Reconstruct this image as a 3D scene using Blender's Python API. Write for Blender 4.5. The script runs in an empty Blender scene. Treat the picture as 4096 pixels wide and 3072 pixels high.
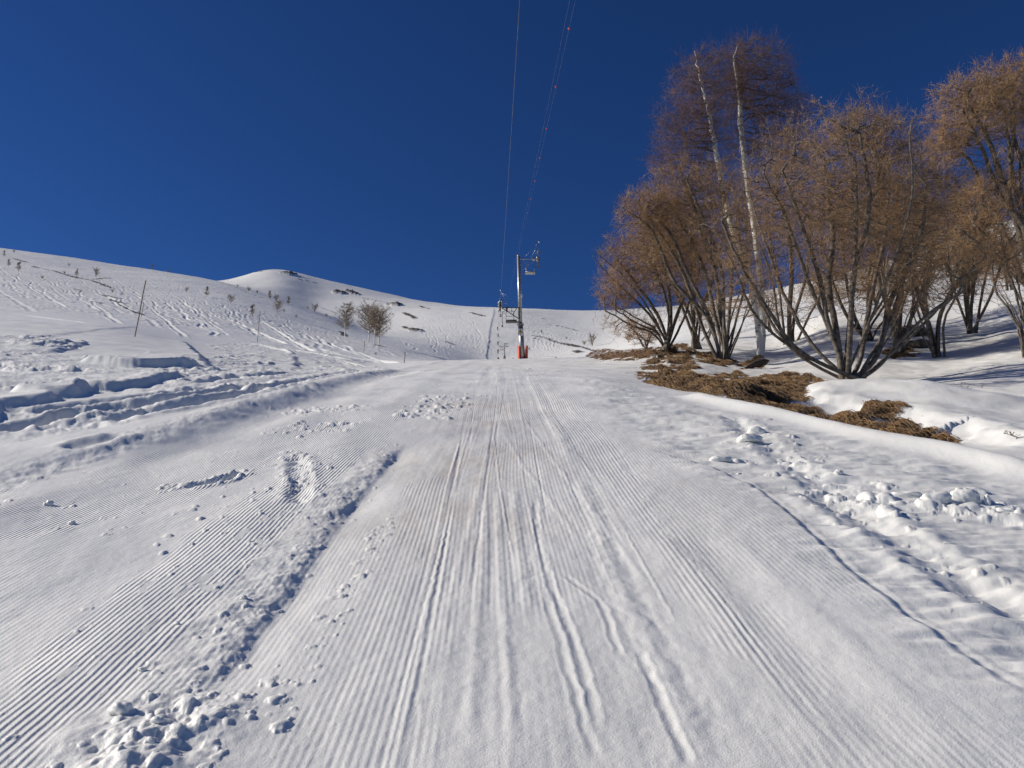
import bpy, bmesh, math, random
import numpy as np
from mathutils import Vector, Matrix

# ------------------------------------------------------------------ camera, sky, sun
C = bpy.context.scene
PITCH = math.radians(12.0); FPX = 770.0
cp, sp = math.cos(PITCH), math.sin(PITCH)
cam_d = bpy.data.cameras.new('camera'); cam = bpy.data.objects.new('camera', cam_d)
C.collection.objects.link(cam); C.camera = cam
cam_d.sensor_width = 36; cam_d.lens = 36 * FPX / 1024
cam_d.clip_start = 0.05; cam_d.clip_end = 6000
cam.location = (0, 0, 0); cam.rotation_euler = (math.pi / 2 + PITCH, 0, 0)

SUN_EL = math.radians(29); SUN_AZ = math.radians(-80)      # azimuth from +Y, clockwise
w = bpy.data.worlds.new('World'); C.world = w; w.use_nodes = True
nt = w.node_tree; bg = nt.nodes['Background']
sky = nt.nodes.new('ShaderNodeTexSky'); sky.sky_type = 'NISHITA'; sky.sun_disc = False
sky.sun_elevation = SUN_EL; sky.sun_rotation = SUN_AZ
sky.altitude = 3000; sky.air_density = 0.9; sky.dust_density = 0.0; sky.ozone_density = 6.0
hs = nt.nodes.new('ShaderNodeHueSaturation'); hs.inputs['Hue'].default_value = .511; hs.inputs['Saturation'].default_value = 1.15; hs.inputs['Value'].default_value = 1.14
nt.links.new(sky.outputs[0], hs.inputs['Color']); nt.links.new(hs.outputs[0], bg.inputs['Color']); bg.inputs['Strength'].default_value = 0.05
sd = bpy.data.lights.new('sun', 'SUN'); sd.energy = 3.9; sd.angle = math.radians(0.53); sd.color = (1, 0.925, 0.82)
so = bpy.data.objects.new('sun', sd); C.collection.objects.link(so)
SDIR = Vector((math.sin(SUN_AZ) * math.cos(SUN_EL), math.cos(SUN_AZ) * math.cos(SUN_EL), math.sin(SUN_EL)))
so.rotation_euler = (-SDIR).to_track_quat('-Z', 'Y').to_euler()
C.view_settings.view_transform = 'Standard'; C.view_settings.look = 'None'
C.view_settings.exposure = 0.26; C.view_settings.gamma = 1.0
C.cycles.max_bounces = 6; C.cycles.diffuse_bounces = 6

rng = np.random.default_rng(7); random.seed(7)
col = C.collection

# ------------------------------------------------------------------ helpers
def v_to_q(v):
    up = (384.0 - v) / FPX
    return (up * cp + sp) / (cp - up * sp)
def pix_dir(u, v):
    up = (384.0 - np.asarray(v, float)) / FPX; r = (np.asarray(u, float) - 512) / FPX
    f = cp - up * sp
    return r / f, (up * cp + sp) / f           # x/y and z/y
def W(u, v, y):                                # a point of the picture (1024 px wide) y metres ahead
    a, b = pix_dir(u, v); return Vector((float(a) * y, y, float(b) * y))
def W2(u, v, y): return W(u * .46293, v * .46293, y)      # coordinates of a 2212 px wide view
def WN(u, v, y): return W(u / 4, v / 4, y)                # coordinates of the 4096 px photograph
def mpp2(y): return y * 1.03 / FPX * .46293               # metres per 2212-px pixel

def tag(o, label=None, cat=None, group=None, kind=None):
    if label: o['label'] = label
    if cat: o['category'] = cat
    if group: o['group'] = group
    if kind: o['kind'] = kind
    return o
def empty(name, loc):
    o = bpy.data.objects.new(name, None); col.objects.link(o); o.location = loc
    o.empty_display_size = .3
    return o
def link_mesh(name, me, parent=None, world=True):
    o = bpy.data.objects.new(name, me); col.objects.link(o)
    if parent is not None:
        o.parent = parent
        if world: o.location = -parent.location if parent.parent is None else -(parent.location + parent.parent.location)
    return o
def np_mesh(name, verts, quads=None, tris=None, mats=(), mat_idx=None, smooth=True):
    me = bpy.data.meshes.new(name)
    nq = 0 if quads is None else len(quads); ntr = 0 if tris is None else len(tris)
    me.vertices.add(len(verts)); me.vertices.foreach_set('co', np.asarray(verts, np.float32).ravel())
    loops = []
    if nq: loops.append(np.asarray(quads, np.int32).ravel())
    if ntr: loops.append(np.asarray(tris, np.int32).ravel())
    loops = np.concatenate(loops)
    me.loops.add(len(loops)); me.loops.foreach_set('vertex_index', loops)
    me.polygons.add(nq + ntr)
    starts = np.concatenate([np.arange(nq) * 4, nq * 4 + np.arange(ntr) * 3]).astype(np.int32)
    me.polygons.foreach_set('loop_start', starts)
    if mat_idx is not None: me.polygons.foreach_set('material_index', np.asarray(mat_idx, np.int32))
    me.polygons.foreach_set('use_smooth', np.full(nq + ntr, smooth))
    for m in mats: me.materials.append(m)
    me.update(calc_edges=True)
    return me

# noise
_perm = rng.permutation(512).astype(np.int32); _perm = np.concatenate([_perm, _perm, _perm])
_ga = rng.random(512) * 2 * np.pi; _gx = np.cos(_ga).astype(np.float32); _gy = np.sin(_ga).astype(np.float32)
def perlin(x, y, seed=0):
    x = np.asarray(x, np.float64) + seed * 17.37; y = np.asarray(y, np.float64) - seed * 9.71
    xi = np.floor(x); yi = np.floor(y); fx = (x - xi).astype(np.float32); fy = (y - yi).astype(np.float32)
    xi = xi.astype(np.int64) & 511; yi = yi.astype(np.int64) & 511
    u = fx * fx * fx * (fx * (fx * 6 - 15) + 10); v = fy * fy * fy * (fy * (fy * 6 - 15) + 10)
    def g(ix, iy, dx, dy):
        h = _perm[(_perm[ix & 511] + iy) & 511]
        return _gx[h] * dx + _gy[h] * dy
    a = g(xi, yi, fx, fy); b = g(xi + 1, yi, fx - 1, fy); c = g(xi, yi + 1, fx, fy - 1); d = g(xi + 1, yi + 1, fx - 1, fy - 1)
    return (a + u * (b - a)) * (1 - v) + (c + u * (d - c)) * v
def fbm(x, y, oct=3, seed=0, gain=.5):
    r = 0; a = 1.0
    for k in range(oct):
        r = r + a * perlin(x * 2 ** k, y * 2 ** k, seed + k); a *= gain
    return r
def sstep(a, b, x):
    t = np.clip((x - a) / (b - a), 0, 1); return t * t * (3 - 2 * t)

# ------------------------------------------------------------------ terrain: base surface
TS = math.tan(math.radians(17.34)); HV = 1.54
YK = [1.0, 6, 8, 10, 12, 14, 16, 18, 20, 25, 30, 35, 40, 45, 50, 60, 80, 110, 150, 200, 290, 400, 540, 700, 900, 1400]
TAB = {
 -250: {8: 446, 12: 388, 16: 360, 20: 343, 30: 317, 40: 305, 60: 296, 110: 283, 200: 265, 290: 248, 400: 232, 540: 226, 900: 230, 1400: 240},
 0:   {8: 452, 12: 397, 16: 371, 20: 356, 25: 343, 30: 333, 40: 322, 50: 317, 60: 314, 80: 309, 110: 302, 150: 293, 200: 283, 290: 268, 400: 255, 540: 249.5, 700: 251, 900: 255, 1400: 262},
 100: {8: 453, 12: 399, 16: 376, 20: 364, 25: 351, 30: 341, 34: 337, 40: 331, 50: 325, 60: 322, 80: 318, 110: 311, 150: 303, 200: 294, 290: 279, 400: 268, 540: 263.5, 700: 265, 900: 268, 1400: 274},
 213: {8: 453, 12: 401, 16: 381, 20: 372, 30: 358, 40: 351, 50: 346, 60: 342, 80: 335, 110: 327, 150: 317, 200: 307, 290: 292, 400: 283, 540: 281, 700: 285, 900: 282, 1100: 281, 1400: 286},
 270: {8: 453, 12: 403, 16: 385, 20: 376, 30: 364, 40: 357, 50: 352, 60: 349, 80: 343, 110: 336, 150: 327, 200: 318, 290: 304, 400: 296, 540: 297, 700: 289, 900: 270, 1100: 269.5, 1400: 277},
 324: {8: 453, 12: 404, 16: 387, 20: 378, 30: 368, 40: 362, 50: 358, 60: 355, 80: 350, 110: 344, 150: 337, 200: 330, 290: 319, 400: 314.5, 540: 314, 700: 303, 900: 283, 1100: 280, 1400: 283},
 380: {8: 453, 12: 405, 16: 386, 20: 377, 30: 369, 40: 366, 50: 364, 60: 361, 80: 357, 110: 352, 150: 346, 200: 341, 290: 336, 400: 332, 540: 320, 700: 304, 900: 294, 1100: 292, 1400: 296},
 435: {8: 453, 12: 405, 16: 384, 20: 375, 30: 367, 40: 363, 50: 361, 60: 361, 80: 362, 110: 361, 150: 358, 200: 353, 290: 347, 400: 331, 540: 314, 700: 306, 900: 303, 1100: 304, 1400: 308},
 502: {8: 453, 12: 405.5, 16: 383, 20: 374, 30: 366, 40: 361.5, 50: 359, 60: 361, 80: 366, 110: 370, 150: 371, 200: 369, 290: 361.5, 400: 330, 540: 312, 700: 308, 900: 310, 1400: 318},
 590: {8: 453, 12: 404, 16: 383, 20: 374, 25: 368, 30: 364, 40: 359, 50: 357, 60: 358, 80: 361, 110: 362, 150: 361, 200: 358, 290: 350, 400: 333, 540: 318, 700: 310.5, 900: 311, 1400: 318},
 680: {8: 453, 12: 406, 14: 397, 16: 393, 20: 381, 25: 366, 30: 355, 35: 349, 40: 345, 50: 341, 80: 336, 150: 331, 290: 323, 400: 315, 540: 309, 700: 306, 900: 307, 1400: 312},
 760: {8: 453, 10: 426, 12: 411, 14: 404, 16: 400, 20: 388, 25: 373, 30: 360, 35: 348, 40: 340, 50: 330, 60: 324, 80: 318, 150: 314, 290: 307, 400: 300, 540: 294, 700: 292, 900: 293, 1400: 298},
 842: {8: 453, 10: 433, 12: 425, 14: 418, 16: 410, 18: 400, 20: 391, 22: 384, 25: 369, 30: 345, 35: 325, 40: 311, 45: 309.5, 60: 311, 110: 304, 200: 293, 400: 280, 540: 275, 900: 276, 1400: 282},
 926: {8: 457, 10: 443, 12: 430, 14: 419, 16: 408, 18: 398, 20: 388, 22: 379, 25: 366, 30: 345, 35: 322, 40: 303, 45: 300.5, 60: 300, 110: 287, 200: 272, 400: 258, 540: 253, 900: 254, 1400: 262},
 1024: {8: 462, 10: 446, 12: 432, 14: 419, 16: 406, 18: 392, 20: 379, 25: 350, 30: 324, 35: 302, 40: 291, 45: 289, 60: 288, 110: 268, 200: 245, 400: 227, 540: 221, 900: 222, 1400: 232},
 1270: {8: 455, 10: 430, 12: 412, 16: 384, 20: 356, 25: 323, 30: 295, 35: 272, 40: 259, 60: 250, 110: 235, 200: 214, 400: 195, 540: 190, 900: 193, 1400: 205},
}
def pchip(xk, yk, x):
    xk = np.asarray(xk, float); yk = np.asarray(yk, float); h = np.diff(xk); d = np.diff(yk) / h
    m = np.zeros_like(yk); m[0] = d[0]; m[-1] = d[-1]
    for i in range(1, len(xk) - 1):
        if d[i - 1] * d[i] > 0:
            w1 = 2 * h[i] + h[i - 1]; w2 = h[i] + 2 * h[i - 1]; m[i] = (w1 + w2) / (w1 / d[i - 1] + w2 / d[i])
    i = np.clip(np.searchsorted(xk, x) - 1, 0, len(xk) - 2); t = (x - xk[i]) / h[i]
    r = (2 * t**3 - 3 * t**2 + 1) * yk[i] + (t**3 - 2 * t**2 + t) * h[i] * m[i] + (-2 * t**3 + 3 * t**2) * yk[i + 1] + (t**3 - t**2) * h[i] * m[i + 1]
    return np.where(x < xk[0], yk[0], np.where(x > xk[-1], yk[-1], r))
NL, NT = 360, 300
LY = np.linspace(math.log(4.0), math.log(1400), NL); TT = np.linspace(-1.05, 1.05, NT)
ucols = sorted(TAB); tcols = [((u - 512) / FPX) / .958 for u in ucols]
cols_dq = []
for u in ucols:
    ys = sorted(TAB[u]); vv = [TAB[u][y] for y in ys]
    lys = np.log(np.array(ys)); dq = np.array([v_to_q(v) - (TS - HV / y) for v, y in zip(vv, ys)])
    dq = np.where(np.array(ys) <= 8, dq * .6, dq)
    cols_dq.append(pchip(np.concatenate([[math.log(4), math.log(5.5)], lys]), np.concatenate([[0, 0], dq]), LY))
cols_dq = np.array(cols_dq)
DQ = np.stack([pchip(tcols, cols_dq[:, j], TT) for j in range(NL)], 1)   # NT x NL
for _ in range(6):                                                     # light smoothing
    P = np.pad(DQ, 1, mode='edge'); DQ = .5 * DQ + .125 * (P[2:, 1:-1] + P[:-2, 1:-1] + P[1:-1, 2:] + P[1:-1, :-2])
def hbase(x, y):
    x = np.asarray(x, float); y = np.asarray(y, float); yy = np.maximum(y, 1e-3)
    t = np.clip(x / yy, -1.04, 1.04); l = np.clip(np.log(np.maximum(yy, 4.001)), LY[0], LY[-1])
    a = (t - TT[0]) / (TT[1] - TT[0]); b = (l - LY[0]) / (LY[1] - LY[0])
    i = np.clip(a.astype(int), 1, NT - 3); j = np.clip(b.astype(int), 1, NL - 3); fa = a - i; fb = b - j
    def wt(f): return (-.5 * f + f * f - .5 * f**3, 1 - 2.5 * f * f + 1.5 * f**3, .5 * f + 2 * f * f - 1.5 * f**3, -.5 * f * f + .5 * f**3)
    wa, wb = wt(fa), wt(fb); r = 0
    for k in range(4):
        s = 0
        for m in range(4): s = s + wb[m] * DQ[i + k - 1, j + m - 1]
        r = r + wa[k] * s
    return y * (TS + np.where(y < 4.0, 0, r)) - HV
_ms = np.geomspace(1.8, 1300, 500)
def at_px(us, vs, scale=.46293):
    """world xy where picture points meet the base terrain"""
    us = np.atleast_1d(np.asarray(us, float)) * scale; vs = np.atleast_1d(np.asarray(vs, float)) * scale
    a, q = pix_dir(us, vs)
    Y = _ms[None, :]; d = hbase(a[:, None] * Y, np.broadcast_to(Y, (len(us), len(_ms)))) - q[:, None] * Y
    hit = d > 0; k = np.where(hit.any(1), hit.argmax(1), len(_ms) - 1); k = np.maximum(k, 1); r = np.arange(len(us))
    d0, d1 = d[r, k - 1], d[r, k]; f = np.clip(-d0 / np.where(np.abs(d1 - d0) < 1e-9, 1, d1 - d0), 0, 1)
    y = _ms[k - 1] + f * (_ms[k] - _ms[k - 1])
    return np.stack([a * y, y], 1)
def pl(*pts):                                     # polyline of 2212-px points -> world xy, resampled
    p = np.array(pts, float); out = []
    for a, b in zip(p[:-1], p[1:]):
        n = max(2, int(np.hypot(*(b - a)) / 14)); out.append(a + (b - a) * np.linspace(0, 1, n, endpoint=False)[:, None])
    out.append(p[-1:]); p = np.concatenate(out)
    p = at_px(p[:, 0], p[:, 1])
    if len(p) > 4 and np.hypot(*(p[0] - p[-1])) > .5:
        for _ in range(3): p[1:-1] = .5 * p[1:-1] + .25 * (p[2:] + p[:-2])
    return p

# grid
vrows = np.arange(860, 368, -.72); rows1 = 1.13e3 / (vrows - 312)
rows1 = rows1[rows1 < 20]; r2 = 20 * 1.0036 ** np.arange(306); r3 = r2[-1] * 1.0095 ** np.arange(1, 340)
RY = np.concatenate([[1.2, 1.6], rows1, r2, r3]); RY = RY[RY < 1350]
cin = np.linspace(-.725, .725, 1240); step = cin[1] - cin[0]
co = .725 + np.cumsum(step * 1.06 ** np.arange(1, 100)); CT = np.concatenate([-co[::-1], cin, co])
NR, NC = len(RY), len(CT)
X = (RY[:, None] * CT[None, :]); Y = np.broadcast_to(RY[:, None], X.shape).copy()
Z0 = hbase(X, Y); Z = Z0.copy()
GR = np.zeros_like(Z); EA = np.zeros_like(Z); DI = np.zeros_like(Z); CO = np.zeros_like(Z); BL = np.zeros_like(Z)

def window(x0, x1, y0, y1):
    a = max(0, np.searchsorted(RY, y0) - 1); b = min(NR, np.searchsorted(RY, y1) + 1)
    ts = [x0 / max(y0, .5), x0 / max(y1, .5), x1 / max(y0, .5), x1 / max(y1, .5)]
    c = max(0, np.searchsorted(CT, min(ts)) - 1); d = min(NC, np.searchsorted(CT, max(ts)) + 1)
    return slice(a, b), slice(c, d)
def poly_sd(poly, margin):
    """signed distance (left of the line is +) and 0..1 run along it, inside a window of the grid"""
    poly = np.asarray(poly, float)
    wr, wc = window(poly[:, 0].min() - margin, poly[:, 0].max() + margin, max(.6, poly[:, 1].min() - margin), poly[:, 1].max() + margin)
    x = X[wr, wc]; y = Y[wr, wc]
    if x.size == 0: return None
    best = np.full(x.shape, 1e9); sgn = np.ones(x.shape); run = np.zeros(x.shape)
    seg = np.hypot(*np.diff(poly, axis=0).T); cum = np.concatenate([[0], np.cumsum(seg)])
    for k in range(len(poly) - 1):
        a, b = poly[k], poly[k + 1]; d = b - a; L2 = d @ d
        if L2 < 1e-9: continue
        t = np.clip(((x - a[0]) * d[0] + (y - a[1]) * d[1]) / L2, 0, 1)
        dx = x - a[0] - t * d[0]; dy = y - a[1] - t * d[1]; dd = np.hypot(dx, dy); m = dd < best
        best = np.where(m, dd, best); sgn = np.where(m, np.sign(d[0] * dy - d[1] * dx), sgn); run = np.where(m, (cum[k] + t * seg[k]) / cum[-1], run)
    return wr, wc, best * np.where(sgn == 0, 1, sgn), run, x, y
def ends(run, f=.08): return sstep(0, f, run) * sstep(0, f, 1 - run)
def groove(poly, w_, depth, berm=.3, rough=.0, fr=6):
    r = poly_sd(poly, w_ * 4)
    if r is None: return
    wr, wc, s, run, x, y = r
    if rough: s = s + rough * fbm(x * fr, y * fr, 2, 31)
    p = -depth * np.exp(-(s / w_) ** 2) + depth * berm * (np.exp(-((np.abs(s) - 1.9 * w_) / (.7 * w_)) ** 2))
    Z[wr, wc] += p * ends(run)
def raise_side(poly, h, w_, decay, rough=0, fr=3, side=1):
    r = poly_sd(poly, decay * 3)
    if r is None: return
    wr, wc, s, run, x, y = r; s = s * side
    if rough: s = s + rough * fbm(x * fr, y * fr, 3, 5)
    Z[wr, wc] += h * sstep(-w_ / 2, w_ / 2, s) * np.exp(-np.maximum(s, 0) / decay) * ends(run, .1)
def bump(px, py, r, h, seed=0, asp=1.0, ang=0.0, arr=None):
    wr, wc = window(px - r * 1.2, px + r * 1.2, max(.8, py - r * 1.2), py + r * 1.2)
    x = X[wr, wc] - px; y = Y[wr, wc] - py
    if x.size == 0: return
    ca, sa = math.cos(ang), math.sin(ang); xa = (x * ca + y * sa); ya = (-x * sa + y * ca) * asp
    d = np.hypot(xa, ya) / r * (1 + .75 * fbm((x + px * 7) / r * .9, (y + py * 5) / r * .9, 2, 17))
    p = h * np.clip(1 - d * d, 0, 1) ** .75
    if arr is None: BL[wr, wc] = np.maximum(BL[wr, wc], p)
    else: arr[wr, wc] = np.maximum(arr[wr, wc], np.clip(p, 0, 1))
def inpoly(poly, x, y):
    r = np.zeros(x.shape, bool); n = len(poly)
    for i in range(n):
        x0, y0 = poly[i]; x1, y1 = poly[(i + 1) % n]
        c = ((y0 > y) != (y1 > y)) & (x < (x1 - x0) * (y - y0) / (y1 - y0 + 1e-12) + x0); r ^= c
    return r
def zone(pts, soft, rough=0.0, fr=2.0, closed_pts=None):
    """soft mask of a polygon given in 2212-px picture points"""
    poly = pl(*(list(pts) + [pts[0]])); r = poly_sd(poly, soft * 2 + rough * 2 + .1)
    wr, wc, s, run, x, y = r
    d = np.where(inpoly(poly[:-1], x, y), np.abs(s), -np.abs(s))
    if rough: d = d + rough * fbm(x * fr, y * fr, 3, 11)
    return wr, wc, sstep(-soft, soft, d), x, y

# --- groomed piste -----------------------------------------------------------
Lc = X + .0136 * Y                                         # lateral coordinate along the lift direction
nearm = 1 - sstep(45, 60, Y)
und = fbm(X * .28, Y * .2, 2, 3) * .05 + fbm(X * 1.3, Y * .9, 2, 4) * .010
Z += und * np.clip(nearm + .0, 0, 1)
Z += .004 * fbm(X * 6, Y * 4, 3, 6) * (Y < 20)
cen = np.exp(-((Lc - .05) / 1.0) ** 4) * (1 - sstep(26, 40, Y))
warp = .12 * perlin(Y * .25, Lc * .3, 8)
Lw = Lc + warp
Z += .28 * cen * (.011 * perlin(Lw * 6.5, Y * .16, 9) + .008 * perlin(Lw * 14, Y * .3, 10) + .004 * perlin(Lw * 30, Y * .5, 12))
# broad passes of the groomer: a few shoulders along the run
for L0, h, wd in ((-1.75, .018, .3), (1.75, .006, .4), (-3.75, .03, .3)):
    Z += h * np.exp(-((Lw - L0) / wd) ** 2) * nearm
def strip(poly_pts, soft=.08, amp=1.0, rough=.12, fr=2.2):
    wr, wc, m, x, y = zone(poly_pts, soft, rough, fr)
    CO[wr, wc] = np.maximum(CO[wr, wc], m * amp)
strip([(0, 1480), (0, 1659), (230, 1690), (440, 1430), (640, 1180), (800, 1010), (860, 930), (700, 960), (420, 1160)], amp=1.0)
strip([(0, 1170), (0, 1060), (250, 1000), (520, 935), (800, 850), (860, 830), (900, 860), (840, 930), (560, 1020), (300, 1110)], amp=1.0, rough=.25)
strip([(590, 1690), (760, 1400), (870, 1180), (870, 1040), (970, 1030), (1000, 1200), (960, 1500), (900, 1700)], amp=.36, rough=.15)
strip([(1135, 828), (1225, 828), (1330, 960), (1440, 1120), (1600, 1330), (1700, 1500), (1560, 1400), (1420, 1200), (1310, 1050), (1210, 930)], amp=.5, rough=.12)
strip([(780, 860), (900, 822), (960, 830), (880, 890), (800, 900)], amp=.6, rough=.2)
strip([(1600, 1330), (1660, 1300), (1850, 1659), (1800, 1700), (1740, 1659)], amp=.3, rough=.2)
strip([(1385, 1090), (1470, 1100), (1600, 1290), (1540, 1310)], amp=.4, rough=.2)

# --- furrow on the left -------------------------------------------------------
fur = pl((400, 1600), (470, 1500), (560, 1370), (640, 1265), (700, 1180), (760, 1095), (830, 1020), (880, 960))
r = poly_sd(fur, 1.4); wr, wc, s, run, x, y = r
e = ends(run, .14); w_l = .10 + .05 * fbm(x * 1.2, y * 1.2, 2, 13); amp_ = .75 + .9 * fbm(x * .9, y * .9, 2, 12)
Z[wr, wc] -= e * .034 * np.clip(amp_, .2, 1.5) * np.where(s > 0, np.exp(-(s / w_l) ** 2), np.exp(-(s / .17) ** 2))
lf = sstep(-.02, .08, s) * np.exp(-(np.maximum(s, 0) / .38) ** 2)
Z[wr, wc] += e * lf * (.016 + .022 * fbm(x * 4, y * 4, 4, 15, .6) + .006 * fbm(x * 18, y * 18, 2, 16))
CO[wr, wc] *= 1 - sstep(-.34, -.26, s) * sstep(.40, .30, s) * e
# crumbs along the furrow and the pile at its near end
def crumbs(poly, n, spread, rmin, rmax, seed=0):
    rg_ = np.random.default_rng(seed); seg = np.diff(poly, axis=0); L = np.hypot(*seg.T); c = np.concatenate([[0], np.cumsum(L)])
    for _ in range(n):
        u_ = rg_.random() * c[-1]; k = min(len(L) - 1, np.searchsorted(c, u_) - 1); k = max(k, 0)
        p = poly[k] + seg[k] * (u_ - c[k]) / max(L[k], 1e-6) + rg_.normal(size=2) * spread
        rr = rmin + (rmax - rmin) * rg_.random() ** 3.2
        bump(p[0], p[1], rr * 1.15, rr * (.22 + .45 * rg_.random()), asp=.8 + .8 * rg_.random(), ang=rg_.random() * 3)
crumbs(fur + np.array([-.12, 0]), 260, .10, .004, .022, 1)
crumbs(pl((300, 1610), (420, 1540), (520, 1500)), 110, .11, .004, .034, 2)
crumbs(pl((240, 1560), (330, 1640), (480, 1640)), 60, .13, .004, .036, 22)
for cx_, cy_, r_0, h_0 in ((300, 1590, .26, .026), (430, 1545, .20, .016), (300, 1650, .2, .022)):
    p = at_px([cx_], [cy_])[0]; wr, wc = window(p[0] - .8, p[0] + .8, max(1.2, p[1] - .8), p[1] + .8); x = X[wr, wc]; y = Y[wr, wc]
    g_ = np.exp(-(((x - p[0]) ** 2 + (y - p[1]) ** 2) / r_0 ** 2)); Z[wr, wc] += g_ * h_0 * (.7 + 1.3 * fbm(x * 5, y * 5, 4, 18, .5)); CO[wr, wc] *= 1 - sstep(.15, .4, g_)
crumbs(pl((600, 1540), (760, 1250), (840, 1120)), 150, .05, .006, .028, 3)
crumbs(pl((640, 980), (650, 1060)), 150, .10, .008, .045, 4)
groove(pl((640, 985), (652, 1060), (640, 1090)), .07, .03, .3, .05)
crumbs(pl((360, 1050), (430, 1045), (525, 1018)), 220, .06, .006, .04, 5)
groove(pl((400, 1050), (470, 1040), (525, 1020)), .05, .05, .4, .05)
crumbs(pl((990, 850), (930, 895), (870, 905)), 260, .22, .015, .075, 6)
crumbs(pl((640, 935), (760, 915)), 160, .22, .01, .055, 7)
crumbs(pl((650, 880), (760, 885)), 160, .28, .012, .07, 8)
crumbs(pl((80, 1110), (260, 1060), (500, 1120), (700, 1240)), 160, .5, .006, .03, 9)
crumbs(pl((150, 1600), (300, 1300), (600, 1100)), 90, .4, .006, .025, 10)
crumbs(pl((1090, 795), (1250, 810), (1420, 800)), 140, .5, .012, .06, 11)
crumbs(pl((900, 800), (700, 830)), 120, .6, .012, .06, 12)
# ridges and ruts in the middle
for P, wd, dp, bm in [
    ([(1250, 1040), (1290, 1130), (1310, 1210), (1350, 1300), (1395, 1370), (1450, 1480), (1510, 1590), (1550, 1660)], .045, -.028, .5),
    ([(1150, 830), (1180, 880), (1215, 950), (1240, 1010)], .06, -.02, .5),
    ([(1155, 1075), (1160, 1150), (1178, 1230), (1200, 1290), (1235, 1370), (1270, 1480), (1300, 1600)], .016, .02, .6),
    ([(1110, 1060), (1118, 1180), (1132, 1260), (1150, 1330)], .03, -.022, .5),
    ([(1215, 1240), (1300, 1300), (1340, 1420)], .014, .016, .6),
    ([(1050, 1080), (1046, 1200), (1030, 1330), (1020, 1500), (1010, 1650)], .025, -.016, .4),
    ([(1075, 1060), (1080, 1250), (1100, 1450), (1110, 1650)], .02, -.014, .4),
    ([(1090, 940), (1130, 1010), (1200, 1100), (1260, 1180)], .02, -.012, .4),
    ([(1060, 900), (1050, 1000), (1020, 1120), (980, 1260), (930, 1450)], .02, -.012, .4),
    ([(1130, 900), (1210, 1020), (1330, 1170), (1420, 1290)], .018, -.012, .4),
    ([(1180, 1290), (1230, 1460), (1290, 1650)], .014, .014, .5),
    ([(1380, 1400), (1440, 1540), (1490, 1650)], .016, .018, .6),
    ([(1420, 1130), (1500, 1230), (1620, 1390), (1760, 1560), (1850, 1660)], .012, .010, .4),
    ([(1460, 1160), (1560, 1290), (1700, 1470), (1800, 1590)], .012, .010, .4),
    ([(1065, 790), (1050, 815), (1060, 840)], .12, .04, .5)]:
    groove(pl(*P), wd, dp * .19, bm, wd * .8, 9)
rt = np.random.default_rng(77)
for k in range(22):
    L0 = rt.uniform(-.5, 1.2); L1 = L0 + rt.normal() * .16; y0_ = rt.uniform(1.9, 9); y1_ = y0_ + rt.uniform(3, 16); yy = np.linspace(y0_, y1_, 24); f = (yy - y0_) / (y1_ - y0_)
    groove(np.stack([L0 + (L1 - L0) * f - .0136 * yy + .012 * np.sin(f * 5 + k), yy], 1), rt.uniform(.007, .014), rt.uniform(.0015, .0034) * rt.choice([-1, 1]), .4, .008, 12)
groove(pl((1500, 1160), (1620, 1290), (1760, 1440), (1900, 1590), (1960, 1670)), .12, .008, .5)
groove(pl((1400, 970), (1500, 1000), (1620, 1045), (1700, 1100), (1770, 1165), (1880, 1260), (2000, 1350), (2212, 1490), (2300, 1550)), .025, .008, .2, .012)
raise_side(pl((2300, 1550), (2212, 1490), (2000, 1350), (1880, 1260), (1770, 1165), (1700, 1100), (1620, 1045), (1500, 1000), (1400, 970)), -.020, .14, 1.0, .02, side=-1)
# wind-rippled softer snow on the right of that line
wr, wc, m, x, y = zone([(1250, 815), (1560, 890), (1780, 945), (2212, 1050), (2500, 1100), (2500, 1700), (2212, 1500), (1880, 1270), (1700, 1110), (1500, 1010), (1330, 900)], .3, .2, 1.5)
xr = x * .5 + y * .2
rip = fbm(x * 1.6 + .6 * y, y * 5.5, 3, 21)
Z[wr, wc] += m * (.045 * rip + .035 * fbm(x * 1.1, y * 1.1, 2, 23) + .012 * fbm(x * 5, y * 12, 2, 27))
rub = pl((1580, 900), (1640, 950), (1700, 1000), (1800, 1060), (1900, 1100))
crumbs(rub, 130, .3, .012, .06, 31)
groove(rub, .12, .03, .3, .08)
crumbs(pl((1820, 1060), (1950, 1085), (2212, 1110)), 130, .22, .02, .09, 32)
sk = pl((1750, 1060), (1880, 1130), (2000, 1200), (2100, 1260), (2300, 1360)); groove(sk, .12, .04, .4, .05); crumbs(sk, 90, .13, .01, .05, 33)
# ridge at the right edge of the piste
edge_r = pl((1480, 855), (1560, 872), (1700, 905), (1790, 930), (1900, 958), (2050, 985), (2212, 1022), (2400, 1065))
r = poly_sd(edge_r, 2.5); wr, wc, s, run, x, y = r
Z[wr, wc] += ends(run, .12) * (.13 * np.exp(-(s / .24) ** 2) - .10 * sstep(0, .7, s) * np.exp(-np.maximum(s, 0) / 1.4))

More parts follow.
